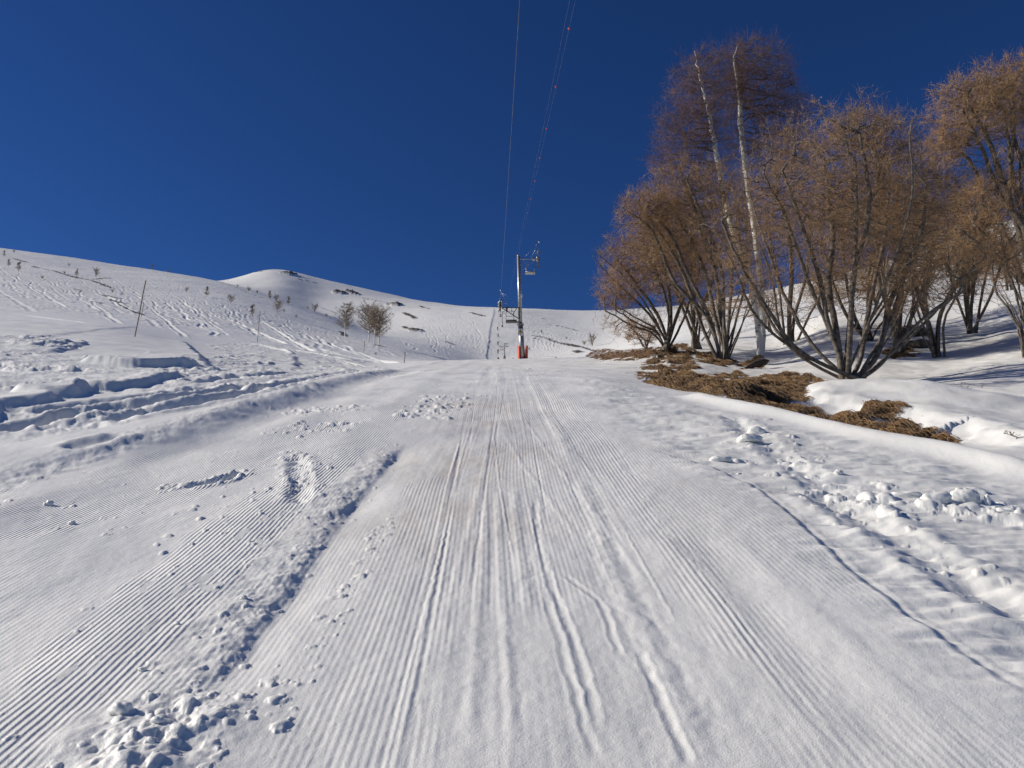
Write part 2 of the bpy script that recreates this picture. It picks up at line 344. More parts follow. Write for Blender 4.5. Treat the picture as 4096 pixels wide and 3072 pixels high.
# --- rough bank on the left ----------------------------------------------------
lband = pl((-200, 1065), (0, 1040), (200, 988), (330, 955), (500, 900), (650, 852), (760, 820), (860, 800))
r = poly_sd(lband, 3.0); wr, wc, s, run, x, y = r
s2 = s + .12 * fbm(x * 2.2, y * 2.2, 3, 41)
Z[wr, wc] += ends(run, .1) * (.11 * sstep(-.35, .3, s2) * np.exp(-np.maximum(s, 0) / 2.5) - .04 * np.exp(-((s + .6) / .35) ** 2))
wr, wc, m, x, y = zone([(0, 1020), (330, 935), (650, 838), (840, 790), (700, 820), (340, 960), (0, 1062)], .1, .1)
Z[wr, wc] += m * .02 * fbm(x * 6, y * 6, 3, 43)
def rubble(pts, amp, fr, seed, soft=.35):
    wr, wc, m, x, y = zone(pts, soft, .5, 1.2); m = m * (.35 + .65 * sstep(-.15, .25, fbm(x * .35, y * .35, 2, seed + 9)))
    Z[wr, wc] += m * (.035 * np.abs(fbm(x * 3.2, y * 3.2, 3, seed + 5)) + .012 * fbm(x * 9, y * 7, 2, seed + 6))
    n = fbm(x * fr, y * fr, 4, seed, .55); b = np.abs(fbm(x * fr * .8, y * fr * .8, 3, seed + 3))
    Z[wr, wc] += m * amp * (1.2 * n + 1.6 * (b - .25))
rubble([(-150, 775), (170, 770), (330, 800), (480, 765), (640, 800), (430, 835), (230, 850), (-150, 850)], .085, 1.6, 51)
rubble([(-150, 890), (200, 880), (450, 825), (700, 790), (860, 795), (500, 880), (250, 930), (-150, 975)], .05, 2.2, 55)
rubble([(-100, 730), (120, 722), (180, 760), (0, 775)], .06, 1.8, 58)
rubble([(440, 745), (560, 735), (700, 760), (820, 785), (640, 790), (500, 775)], .06, 1.5, 59)
P_ = lambda *a: pl(*a)
for pts, h, wd, dec, side in [
    (((160, 782), (230, 790), (300, 794), (380, 794), (445, 797)), .50, .4, 3.0, 1),
    (((452, 800), (430, 770), (398, 741)), .38, .5, 2.5, 1),
    (((0, 858), (80, 864), (150, 860), (200, 846)), .42, .4, 2.2, 1),
    (((-60, 925), (0, 905), (60, 882), (115, 862)), .34, .4, 1.6, 1),
    (((230, 848), (300, 836), (360, 826), (410, 818)), .34, .4, 1.8, 1),
    (((100, 765), (150, 758), (190, 742)), .25, .4, 1.4, 1),
    (((60, 752), (110, 752), (160, 748)), .22, .35, 1.2, 1),
    (((490, 737), (557, 745), (617, 760), (640, 775)), .30, .5, 3.0, 1),
    (((592, 754), (676, 766), (764, 782)), .28, .5, 3.0, 1),
    (((640, 800), (650, 778), (617, 758)), .25, .5, 2.5, 1),
    (((0, 735), (120, 727), (200, 715), (300, 706)), .10, .5, 2.5, 1)]:
    raise_side(P_(*pts), h * .5, wd * .8, dec, .22, .9, side)
for pts, wd, dp in [
    (((60, 900), (200, 876), (330, 862), (460, 840)), .18, .10), (((100, 915), (250, 890), (400, 866)), .16, .09),
    (((200, 925), (330, 900), (480, 870), (600, 838)), .15, .10), (((330, 880), (450, 858), (540, 838)), .15, .08),
    (((400, 830), (520, 818), (640, 808)), .2, .10), (((560, 850), (660, 828), (760, 808)), .15, .08),
    (((680, 770), (760, 785), (800, 795)), .2, .08), (((0, 940), (120, 915), (200, 900)), .16, .12),
    (((150, 985), (260, 955)), .12, .05), (((700, 815), (800, 800)), .2, .06)]:
    groove(P_(*pts), wd, dp, .4, wd * .6, 3)

# --- gully and snow shapes right of the piste -----------------------------------
def blob(cx, cy, r, h):                     # smooth snow hummock, picture centre, metres
    p = at_px([cx], [cy])[0]; wr, wc = window(p[0] - 3 * r, p[0] + 3 * r, p[1] - 3 * r, p[1] + 3 * r)
    d2 = ((X[wr, wc] - p[0]) ** 2 + (Y[wr, wc] - p[1]) ** 2) / r ** 2; Z[wr, wc] += h * np.exp(-d2)
blob(1950, 870, 1.5, .35); blob(2120, 890, 1.6, .25); blob(1820, 850, 1.0, .25); blob(1870, 925, .35, .15)
blob(2030, 740, 1.6, .3); blob(1640, 770, 1.2, .2); blob(1480, 750, 1.2, .2); blob(1310, 745, 1.5, .25)
raise_side(pl((2212, 975), (2100, 945), (1990, 915), (1900, 905), (1790, 888), (1745, 868), (1760, 848)), .30, .9, 2.5, .35, 1.1, -1)
GRASS = [
    [(1265, 768), (1290, 752), (1350, 756), (1450, 748), (1490, 744), (1480, 766), (1380, 778), (1300, 780)],
    [(1372, 808), (1400, 775), (1440, 752), (1490, 760), (1500, 800), (1450, 812), (1390, 822)],
    [(1390, 822), (1440, 808), (1520, 815), (1560, 830), (1560, 860), (1500, 850), (1420, 838)],
    [(1500, 762), (1560, 765), (1590, 785), (1560, 790), (1500, 780)],
    [(1590, 785), (1645, 772), (1650, 795), (1600, 797)],
    [(1540, 812), (1590, 805), (1620, 815), (1600, 826), (1550, 825)],
    [(1605, 838), (1650, 812), (1720, 808), (1760, 820), (1730, 838), (1670, 846)],
    [(1640, 868), (1690, 840), (1760, 825), (1840, 832), (1790, 845), (1735, 850), (1745, 868), (1680, 878)],
    [(1680, 880), (1750, 886), (1800, 900), (1850, 898), (1920, 902), (1970, 922), (2000, 935), (2060, 948), (2050, 962), (1960, 962), (1880, 945), (1830, 930), (1760, 915), (1710, 898)],
    [(1900, 760), (1950, 740), (1985, 765), (1930, 772)],
]
for g in GRASS:
    wr, wc, m, x, y = zone(g, .06, .3, 1.6); m = m * sstep(-.27, -.17, fbm(x * 1.1, y * 1.6, 3, 67))
    GR[wr, wc] = np.maximum(GR[wr, wc], m)
    rel = (y - y.min()) / max(1e-3, np.ptp(y)); Z[wr, wc] -= m * .07; Z[wr, wc] += m * (.17 * fbm(x * 1.8, y * 1.8, 3, 61) + .12 * rel)
for pts, h_ in ((((1265, 772), (1300, 781), (1380, 780), (1480, 768)), .30), (((1385, 826), (1420, 840), (1500, 853), (1562, 863)), .38), (((1605, 841), (1670, 849), (1732, 841)), .32), (((1640, 873), (1680, 882), (1745, 871)), .22), (((1710, 900), (1760, 917), (1830, 932), (1880, 947), (1960, 964), (2055, 964)), .34)):
    h_ *= .66; poly = pl(*pts); yl_ = np.median(poly[:, 1])
    for _ in range(60): poly[1:-1] = .5 * poly[1:-1] + .25 * (poly[2:] + poly[:-2])
    r = poly_sd(poly, 4.0); wr, wc, s, run, x, y = r; s = s - .30 + .16 * fbm(x * 1.6, y * 1.6, 3, 68); e_ = ends(run, .16)
    Z[wr, wc] += h_ * e_ * sstep(-.35, .35, s) * np.exp(-np.maximum(s - .3, 0) / 1.6)
    GR[wr, wc] = np.maximum(GR[wr, wc], sstep(.25, .5, e_ * sstep(-.45, -.25, s) * sstep(.55, .35, s)) * (y > 8))
Z += (1 - sstep(35, 45, Y)) * sstep(4.5, 6.5, X) * .05 * fbm(X * .9, Y * .9, 3, 63)

# --- the far slopes -------------------------------------------------------------
farm = sstep(55, 90, Y)
Z += farm * (1.3 * fbm(X * .012, Y * .012, 3, 71) * sstep(100, 300, Y) + .25 * fbm(X * .07, Y * .07, 3, 73) + .07 * fbm(X * .4, Y * .4, 2, 75) * (Y < 500))
def ski_track(x0, y0, dx, dy, n, amp, wl, wd, dp, seed):
    r_ = np.random.default_rng(seed); t = np.linspace(0, n, max(8, int(n / 4))); L = math.hypot(dx, dy); ux, uy = dx / L, dy / L
    ph = r_.random() * 6.28; a = amp * (.6 + .4 * np.sin(t / wl * .7 + ph * 2)) * np.sin(2 * np.pi * t / wl + ph)
    px_ = x0 + ux * t + a * 1.2; py_ = y0 + uy * t + a * .12
    poly = at_px(px_, py_); ok = np.hypot(*np.diff(poly, axis=0).T) < 40
    if ok.all(): groove(poly, wd, dp, .5)
rs = np.random.default_rng(91)
tr = []
for k in range(95):
    x0 = rs.uniform(-60, 640); sky_y = np.interp(x0, [0, 213, 460, 700], [545, 580, 612, 685]); tr.append((x0, sky_y + rs.uniform(12, 60), rs.uniform(.75, 1.3), rs.uniform(.4, .7), rs.uniform(60, 170), rs.uniform(4, 10), rs.uniform(24, 50), rs.uniform(.18, .34), rs.uniform(.05, .10)))
for k in range(22):
    x0 = rs.uniform(350, 800); tr.append((x0, np.interp(x0, [350, 800], [655, 735]) + rs.uniform(-15, 20), 1, rs.uniform(.25, .5), rs.uniform(40, 110), rs.uniform(3, 7), rs.uniform(16, 34), .25, .08))
for k in range(50):
    x0 = rs.uniform(860, 1045); tr.append((x0, rs.uniform(665, 750), rs.uniform(.2, 1), rs.uniform(.2, .6), rs.uniform(30, 80), rs.uniform(3, 6), rs.uniform(14, 26), .35, .11))
for k in range(24):
    x0 = rs.uniform(1130, 1260); tr.append((x0, rs.uniform(700, 750), 1, .2, rs.uniform(30, 70), 3, 20, .35, .16))
for k, a in enumerate(tr): ski_track(*a, seed=k)
for k in range(26):                                            # straight traverses low on the left hill
    x0 = rs.uniform(-40, 330); y0 = 625 + rs.uniform(0, 55) + x0 * .03; ski_track(x0, y0, 1, .13, rs.uniform(90, 260), .8, 90, .16, .09, 300 + k)
for pts in [((430, 668), (520, 700), (620, 745)), ((560, 690), (640, 740), (680, 762)), ((700, 760), (760, 775), (850, 785))]:
    groove(pl(*pts), .3, .2, .4)
# lift corridor: berm on its left, groomed flat
def far_xy(u, v):
    a, q_ = pix_dir(u, v); ys_ = np.linspace(170, 700, 1200); d_ = hbase(a * ys_, ys_) - q_ * ys_; k_ = np.where(d_ > 0)[0]; y_ = ys_[k_[0]] if len(k_) else 650.; return [float(a) * y_, y_]
berm = np.array([far_xy(u, v) for u, v in ((494, 309.2), (494.5, 313), (492.5, 320), (490.6, 328), (490, 334), (489, 342), (488, 349), (487, 355), (488, 361))])
r = poly_sd(berm, 12); wr, wc, s, run, x, y = r
Z[wr, wc] += .36 * sstep(.4, -.5, s + .5 * fbm(x * .15, y * .15, 2, 81)) * np.exp(-np.maximum(-s, 0) / 5)
DI[wr, wc] = np.maximum(DI[wr, wc], .0)
# earth and rock showing through the snow, as strokes in the picture: (points, half width m)
for pts, wd in [(a_, b_ * (1.0 if a_[0][0] < 460 or b_ < .5 else 1.4)) for a_, b_ in [
    (((25, 556), (48, 563), (60, 566)), 1.2), (((68, 572), (85, 578)), 1.6), (((85, 578), (120, 587), (155, 597), (185, 606), (240, 600)), .9), (((150, 594), (180, 602), (215, 612), (252, 624)), 1.0),
    (((160, 625), (176, 628)), .8), (((160, 632), (188, 636)), .5), (((195, 650), (225, 655)), .5), (((215, 636), (240, 641), (272, 648)), .8), (((255, 655), (290, 675), (320, 684)), .5),
    (((240, 648), (262, 655), (280, 657)), 1.0), (((470, 610), (500, 620), (560, 640), (640, 660)), .4),
    (((690, 662), (720, 675), (760, 688)), .5), (((705, 690), (800, 720)), .4), (((735, 715), (745, 726)), .8), (((805, 744), (830, 750)), .7),
    (((520, 592), (560, 587), (590, 585), (620, 588), (640, 592)), 2.2), (((600, 588), (620, 592), (636, 592)), 6.0), (((640, 602), (662, 607), (690, 613)), 2.0), (((680, 598), (700, 602), (740, 612)), 2.6),
    (((726, 634), (738, 632), (746, 632)), 6.5), (((752, 627), (760, 632), (766, 636)), 5.0), (((747, 655), (758, 658)), 2.2), (((735, 660), (745, 663)), 1.0), (((770, 668), (782, 672)), 1.0), (((772, 640), (800, 646), (835, 652), (870, 662)), .9),
    (((852, 658), (862, 660)), 6.0), (((870, 675), (900, 690)), 1.6), (((905, 660), (930, 668)), 1.2), (((868, 705), (890, 712)), 1.4), (((892, 712), (902, 716)), 3.0), (((975, 626), (1020, 634)), .0), (((885, 640), (910, 645)), 2.5), (((920, 648), (945, 653)), .8), (((1010, 675), (1050, 683)), 1.2), (((960, 735), (985, 745)), .7),
    (((1137, 722), (1180, 730), (1215, 742), (1262, 752)), .8), (((1210, 738), (1250, 745), (1290, 755)), .7), (((1155, 688), (1190, 690)), .6), (((1180, 700), (1225, 706), (1250, 716)), .6), (((1150, 664), (1165, 666)), 1.4),
    (((1142, 768), (1230, 770), (1265, 775)), .35), (((1100, 775), (1135, 772)), .25), (((1240, 757), (1255, 760)), 1.4), (((1150, 730), (1165, 733)), .6)]]:
    if wd <= 0: continue
    poly = pl(*pts); r = poly_sd(poly, wd * 2.5)
    if r is None: continue
    wr, wc, s, run, x, y = r
    k = np.abs(s) / wd + .55 * fbm(x / wd * .8, y / wd * .8, 3, 85)
    m = (1 - sstep(.6, .95, k)) * sstep(0, .12, run) * sstep(0, .12, 1 - run)
    EA[wr, wc] = np.maximum(EA[wr, wc], m); Z[wr, wc] += m * wd * (.12 if wd < 4 else .26) * (1 + fbm(x / wd * 2, y / wd * 2, 2, 87))
# faint tan soiling in the worn centre of the track
for cx, cy, ww in ((1060, 880, .9), (1050, 915, .7), (1000, 1000, .8), (1080, 985, .6), (960, 1120, .6), (1000, 1030, .5)):
    p = at_px([cx], [cy])[0]; wr, wc = window(p[0] - 3, p[0] + 3, max(1.2, p[1] - 3), p[1] + 3)
    d = ((X[wr, wc] - p[0]) / ww) ** 2 + ((Y[wr, wc] - p[1]) / (ww * 1.4)) ** 2
    DI[wr, wc] = np.maximum(DI[wr, wc], np.exp(-d) * (.7 + .9 * fbm(X[wr, wc] * 5, Y[wr, wc] * 1.5, 3, 88)))

Z += BL
CO = np.maximum(CO, .24 * sstep(-4.4, -4.0, Lc) * sstep(2.2, 1.8, Lc) * sstep(-.25, .15, fbm(X * .6, Y * .35, 2, 19)) * (1 - np.clip(EA + GR, 0, 1)))
CO *= 1 - sstep(.002, .012, BL)
def ground_z(x, y):
    """height of the finished surface at x, y"""
    x = float(x); y = float(y); i = int(np.clip(np.searchsorted(RY, y) - 1, 0, NR - 2)); j = int(np.clip(np.searchsorted(CT, x / y) - 1, 0, NC - 2))
    a = (y - RY[i]) / (RY[i + 1] - RY[i]); b = np.clip((x / y - CT[j]) / (CT[j + 1] - CT[j]), 0, 1)
    return float((Z[i, j] * (1 - a) + Z[i + 1, j] * a) * (1 - b) + (Z[i, j + 1] * (1 - a) + Z[i + 1, j + 1] * a) * b)
def G(x, y, dz=0.0): return Vector((x, y, ground_z(x, y) + dz))
def G2(u, v, dz=0.0):
    p = at_px([u], [v])[0]; return G(p[0], p[1], dz)
def GY(u2, y, dz=0.0):                                 # ground under picture column u2 at distance y
    t = ((u2 * .46293 - 512) / FPX) / .965; return G(t * y, y, dz)

# ------------------------------------------------------------------ materials
def mat(name, color, rough=.6, metal=0.0, **kw):
    m = bpy.data.materials.new(name); m.use_nodes = True; b = m.node_tree.nodes['Principled BSDF']
    b.inputs['Base Color'].default_value = (*color, 1); b.inputs['Roughness'].default_value = rough; b.inputs['Metallic'].default_value = metal
    return m
def noisy(name, c1, c2, scale=8, rough=.7, metal=0, lo=.35, hi=.65, bump=0.0, bscale=40, coords='Object', stretch=(1, 1, 1), dist=.01):
    m = mat(name, c1, rough, metal); t = m.node_tree; N = t.nodes; b = N['Principled BSDF']
    tc = N.new('ShaderNodeTexCoord'); mp = N.new('ShaderNodeMapping'); mp.inputs['Scale'].default_value = stretch
    nz = N.new('ShaderNodeTexNoise'); nz.inputs['Scale'].default_value = scale; nz.inputs['Detail'].default_value = 5
    cr = N.new('ShaderNodeValToRGB'); cr.color_ramp.elements[0].position = lo; cr.color_ramp.elements[1].position = hi
    cr.color_ramp.elements[0].color = (*c1, 1); cr.color_ramp.elements[1].color = (*c2, 1)
    t.links.new(tc.outputs[coords], mp.inputs[0]); t.links.new(mp.outputs[0], nz.inputs['Vector']); t.links.new(nz.outputs['Fac'], cr.inputs[0]); t.links.new(cr.outputs[0], b.inputs['Base Color'])
    if bump:
        n2 = N.new('ShaderNodeTexNoise'); n2.inputs['Scale'].default_value = bscale; bp = N.new('ShaderNodeBump'); bp.inputs['Strength'].default_value = bump; bp.inputs['Distance'].default_value = dist
        t.links.new(mp.outputs[0], n2.inputs['Vector']); t.links.new(n2.outputs['Fac'], bp.inputs['Height']); t.links.new(bp.outputs[0], b.inputs['Normal'])
    return m
def snow_material():
    m = mat('snow', (.8, .81, .83), .55); t = m.node_tree; N = t.nodes; b = N['Principled BSDF']; lk = t.links.new
    def attr(n): a = N.new('ShaderNodeAttribute'); a.attribute_name = n; return a.outputs['Fac']
    def math_(op, a, c): q = N.new('ShaderNodeMath'); q.operation = op; [lk(s, q.inputs[i]) if hasattr(s, 'links') else setattr(q.inputs[i], 'default_value', s) for i, s in enumerate((a, c))]; return q.outputs[0]
    def noise(vec, sc, det=4): n = N.new('ShaderNodeTexNoise'); n.inputs['Scale'].default_value = sc; n.inputs['Detail'].default_value = det; lk(vec, n.inputs['Vector']); return n.outputs['Fac']
    def mapv(s): q = N.new('ShaderNodeMapping'); q.inputs['Scale'].default_value = s; lk(geo.outputs['Position'], q.inputs[0]); return q.outputs[0]
    def mix(f, a, c):
        q = N.new('ShaderNodeMix'); q.data_type = 'RGBA'; lk(f, q.inputs['Factor'])
        for s, k in ((a, 6), (c, 7)):
            if hasattr(s, 'links'): lk(s, q.inputs[k])
            else: q.inputs[k].default_value = (*s, 1)
        return q.outputs[2]
    def ramp(f, els):
        q = N.new('ShaderNodeValToRGB'); e = q.color_ramp.elements
        while len(e) < len(els): e.new(.5)
        for k, (p, c) in enumerate(els): e[k].position = p; e[k].color = (*c, 1)
        lk(f, q.inputs[0]); return q.outputs[0]
    geo = N.new('ShaderNodeNewGeometry')
    base = ramp(noise(geo.outputs['Position'], .8, 6), [(.3, (.80, .80, .765)), (.7, (.87, .87, .83))])
    tan = mix(attr('dirt'), base, (.50, .40, .30))
    gcol = ramp(noise(mapv((1, 1, 1)), 9, 6), [(.3, (.045, .026, .014)), (.5, (.14, .075, .035)), (.7, (.27, .16, .07))])
    ecol = ramp(noise(mapv((1, 1, 1)), .6, 6), [(.35, (.03, .026, .023)), (.6, (.12, .092, .068))])
    ce = mix(attr('earth'), tan, ecol); cg = mix(attr('grass_cover'), ce, gcol); lk(cg, b.inputs['Base Color'])
    # corduroy left by the groomer, plus grain
    sn = math_('SINE', math_('MULTIPLY', attr('lateral'), 2 * math.pi / .03), 0.0)
    brk = math_('MULTIPLY', attr('corduroy'), math_('GREATER_THAN', noise(mapv((5, 1.2, 1)), 2.4, 5), .37))
    cord = math_('MULTIPLY', math_('MULTIPLY', sn, brk), .0021)
    g1 = math_('MULTIPLY', noise(geo.outputs['Position'], 22, 6), .0038)
    g2 = math_('MULTIPLY', noise(geo.outputs['Position'], 140, 3), .0022)
    g3 = math_('MULTIPLY', math_('MULTIPLY', noise(geo.outputs['Position'], .9, 7), .24), attr('faraway'))
    g4 = math_('MULTIPLY', math_('MULTIPLY', noise(geo.outputs['Position'], 14, 6), .12), attr('grass_cover'))
    h = math_('ADD', math_('ADD', cord, g1), math_('ADD', g2, math_('ADD', g3, g4)))
    bp = N.new('ShaderNodeBump'); bp.inputs['Strength'].default_value = 1; bp.inputs['Distance'].default_value = 1
    lk(h, bp.inputs['Height']); lk(bp.outputs[0], b.inputs['Normal'])
    b.inputs['Specular IOR Level'].default_value = .35
    rr = N.new('ShaderNodeMapRange'); rr.inputs[1].default_value = .35; rr.inputs[2].default_value = .65; rr.inputs[3].default_value = .38; rr.inputs[4].default_value = .75; lk(noise(mapv((1.6, .5, 1)), 1.3, 5), rr.inputs[0]); lk(rr.outputs[0], b.inputs['Roughness'])
    b.inputs['Subsurface Weight'].default_value = .6; b.inputs['Subsurface Radius'].default_value = (1, .95, .9); b.inputs['Subsurface Scale'].default_value = .012
    return m
SNOW = snow_material()
M_limb = noisy('grey brown bark', (.06, .05, .04), (.205, .172, .138), 9, .9, bump=.6, bscale=30)
M_twig = noisy('orange brown twigs', (.27, .155, .075), (.52, .33, .165), 1.1, .8)
M_leaf = noisy('dry orange leaves', (.55, .30, .13), (.75, .52, .30), 2.5, .7)
M_twig2 = noisy('red brown twigs', (.22, .13, .07), (.48, .30, .15), 1.3, .8)
M_btwig = noisy('dark purple birch twigs', (.13, .07, .058), (.28, .16, .13), 1.3, .8)
M_larch = noisy('grey brown larch twigs', (.20, .155, .11), (.36, .28, .19), 2, .9)
def birch_bark():
    m = noisy('white birch bark', (.045, .035, .03), (.80, .77, .70), 4, .75, lo=.33, hi=.40, stretch=(1, 1, 1.6)); return m
M_birch = birch_bark()
M_galv = noisy('galvanised steel', (.30, .30, .29), (.46, .46, .45), 6, .42, .75)
M_dark = noisy('weathered dark steel', (.05, .05, .05), (.12, .115, .11), 10, .5, .5)
M_red = noisy('faded red padding', (.52, .055, .022), (.68, .10, .04), 4, .55)
M_white = mat('white enamel', (.78, .78, .76), .4); M_yellow = mat('yellow enamel', (.80, .50, .03), .4); M_black = mat('black enamel', (.02, .02, .02), .5)
M_reddot = mat('red enamel', (.5, .03, .03), .4); M_cable = noisy('steel cable', (.12, .12, .13), (.22, .22, .22), 5, .4, .6)
M_cable2 = noisy('pale aluminium wire', (.2, .22, .27), (.28, .30, .35), 5, .4, .3)
M_wood = noisy('weathered marker wood', (.16, .11, .075), (.30, .22, .15), 12, .8, stretch=(6, 6, 1))
M_rock = noisy('brown rock', (.05, .042, .036), (.19, .15, .12), 3, .9, bump=.8, bscale=8, dist=.1)
M_log = noisy('dark wet log bark', (.025, .018, .014), (.09, .06, .045), 12, .85, bump=.6, bscale=25)

# ------------------------------------------------------------------ terrain object
def add_attr(me, name, arr): a = me.attributes.new(name, 'FLOAT', 'POINT'); a.data.foreach_set('value', np.asarray(arr, np.float32).ravel())
idx = np.arange(NR * NC).reshape(NR, NC)
q = np.stack([idx[:-1, :-1], idx[:-1, 1:], idx[1:, 1:], idx[1:, :-1]], -1).reshape(-1, 4)
me = np_mesh('snow_slope', np.stack([X, Y, Z], -1).reshape(-1, 3), q, mats=[SNOW])
LAT = np.where(Lw < .5, Lw, .5 + (Lw - .5) * .82) + .012 * perlin(Y * .8, Lc, 99)
for n, a in (('grass_cover', GR), ('earth', EA), ('dirt', np.clip(DI, 0, 1) * .38), ('corduroy', CO * (1 - sstep(14, 26, Y))), ('lateral', LAT), ('faraway', sstep(60, 120, Y))): add_attr(me, n, a)
ter = tag(link_mesh('snow_slope', me), kind='structure')
# ground under and behind the camera, and out to the sides
def side_ground(name, xs, ys, drop=0.0, hole=True):
    XX, YY = np.meshgrid(xs, ys); ZZ = np.where(YY < 4, YY * TS - HV, hbase(XX, np.maximum(YY, 4))) - drop
    i = np.arange(XX.size).reshape(XX.shape); qq = np.stack([i[:-1, :-1], i[:-1, 1:], i[1:, 1:], i[1:, :-1]], -1).reshape(-1, 4)
    m_ = np_mesh(name, np.stack([XX, YY, ZZ], -1).reshape(-1, 3), qq, mats=[SNOW])
    for n in ('grass_cover', 'earth', 'dirt', 'corduroy', 'faraway'): add_attr(m_, n, np.zeros(XX.size))
    add_attr(m_, 'lateral', XX)
    return tag(link_mesh(name, m_), kind='structure')
side_ground('snow_ground', np.linspace(-60, 60, 121), np.linspace(-60, 1.25, 62), .012)
print('terrain', NR, NC)

# ------------------------------------------------------------------ tubes
def tubes(P, R, S):
    """P (N,K,3) polylines, R (N,K) radii -> verts, quads"""
    P = np.asarray(P, np.float32); N, K, _ = P.shape
    T = np.empty_like(P); T[:, 1:-1] = P[:, 2:] - P[:, :-2]; T[:, 0] = P[:, 1] - P[:, 0]; T[:, -1] = P[:, -1] - P[:, -2]
    T /= np.linalg.norm(T, axis=2, keepdims=True) + 1e-9
    ref = np.where(np.abs(T[:, :1, 2:3]) > .85, np.array([1., 0, 0]), np.array([0, 0, 1.]))
    A = np.cross(T, ref); A /= np.linalg.norm(A, axis=2, keepdims=True) + 1e-9; B = np.cross(T, A)
    ang = np.arange(S) * 2 * np.pi / S
    V = P[:, :, None] + R[:, :, None, None] * (np.cos(ang)[None, None, :, None] * A[:, :, None] + np.sin(ang)[None, None, :, None] * B[:, :, None])
    i = np.arange(N * K * S).reshape(N, K, S); j = np.roll(i, -1, axis=2)
    Q = np.stack([i[:, :-1], j[:, :-1], j[:, 1:], i[:, 1:]], -1).reshape(-1, 4)
    return V.reshape(-1, 3), Q
class Geo:
    def __init__(s): s.v = []; s.q = []; s.m = []; s.n = 0
    def add(s, v, q, m=0): s.v.append(v); s.q.append(q + s.n); s.m.append(np.full(len(q), m)); s.n += len(v)
    def build(s, name, mats, parent=None):
        me = np_mesh(name, np.concatenate(s.v), np.concatenate(s.q), mats=mats, mat_idx=np.concatenate(s.m)); return link_mesh(name, me, parent)
def unit(v): return v / (np.linalg.norm(v, axis=-1, keepdims=True) + 1e-9)

def smooth_line(pts, k):
    p = np.array(pts, float); n = len(p); p = np.concatenate([[2 * p[0] - p[1]], p, [2 * p[-1] - p[-2]]]); out = []
    for i in range(n - 1):
        a, b, c, d = p[i:i + 4]
        for t in np.linspace(0, 1, k, endpoint=False): out.append(.5 * ((2 * b) + (c - a) * t + (2 * a - 5 * b + 4 * c - d) * t * t + (3 * b - a - 3 * c + d) * t**3))
    out.append(p[-2]); return np.array(out)

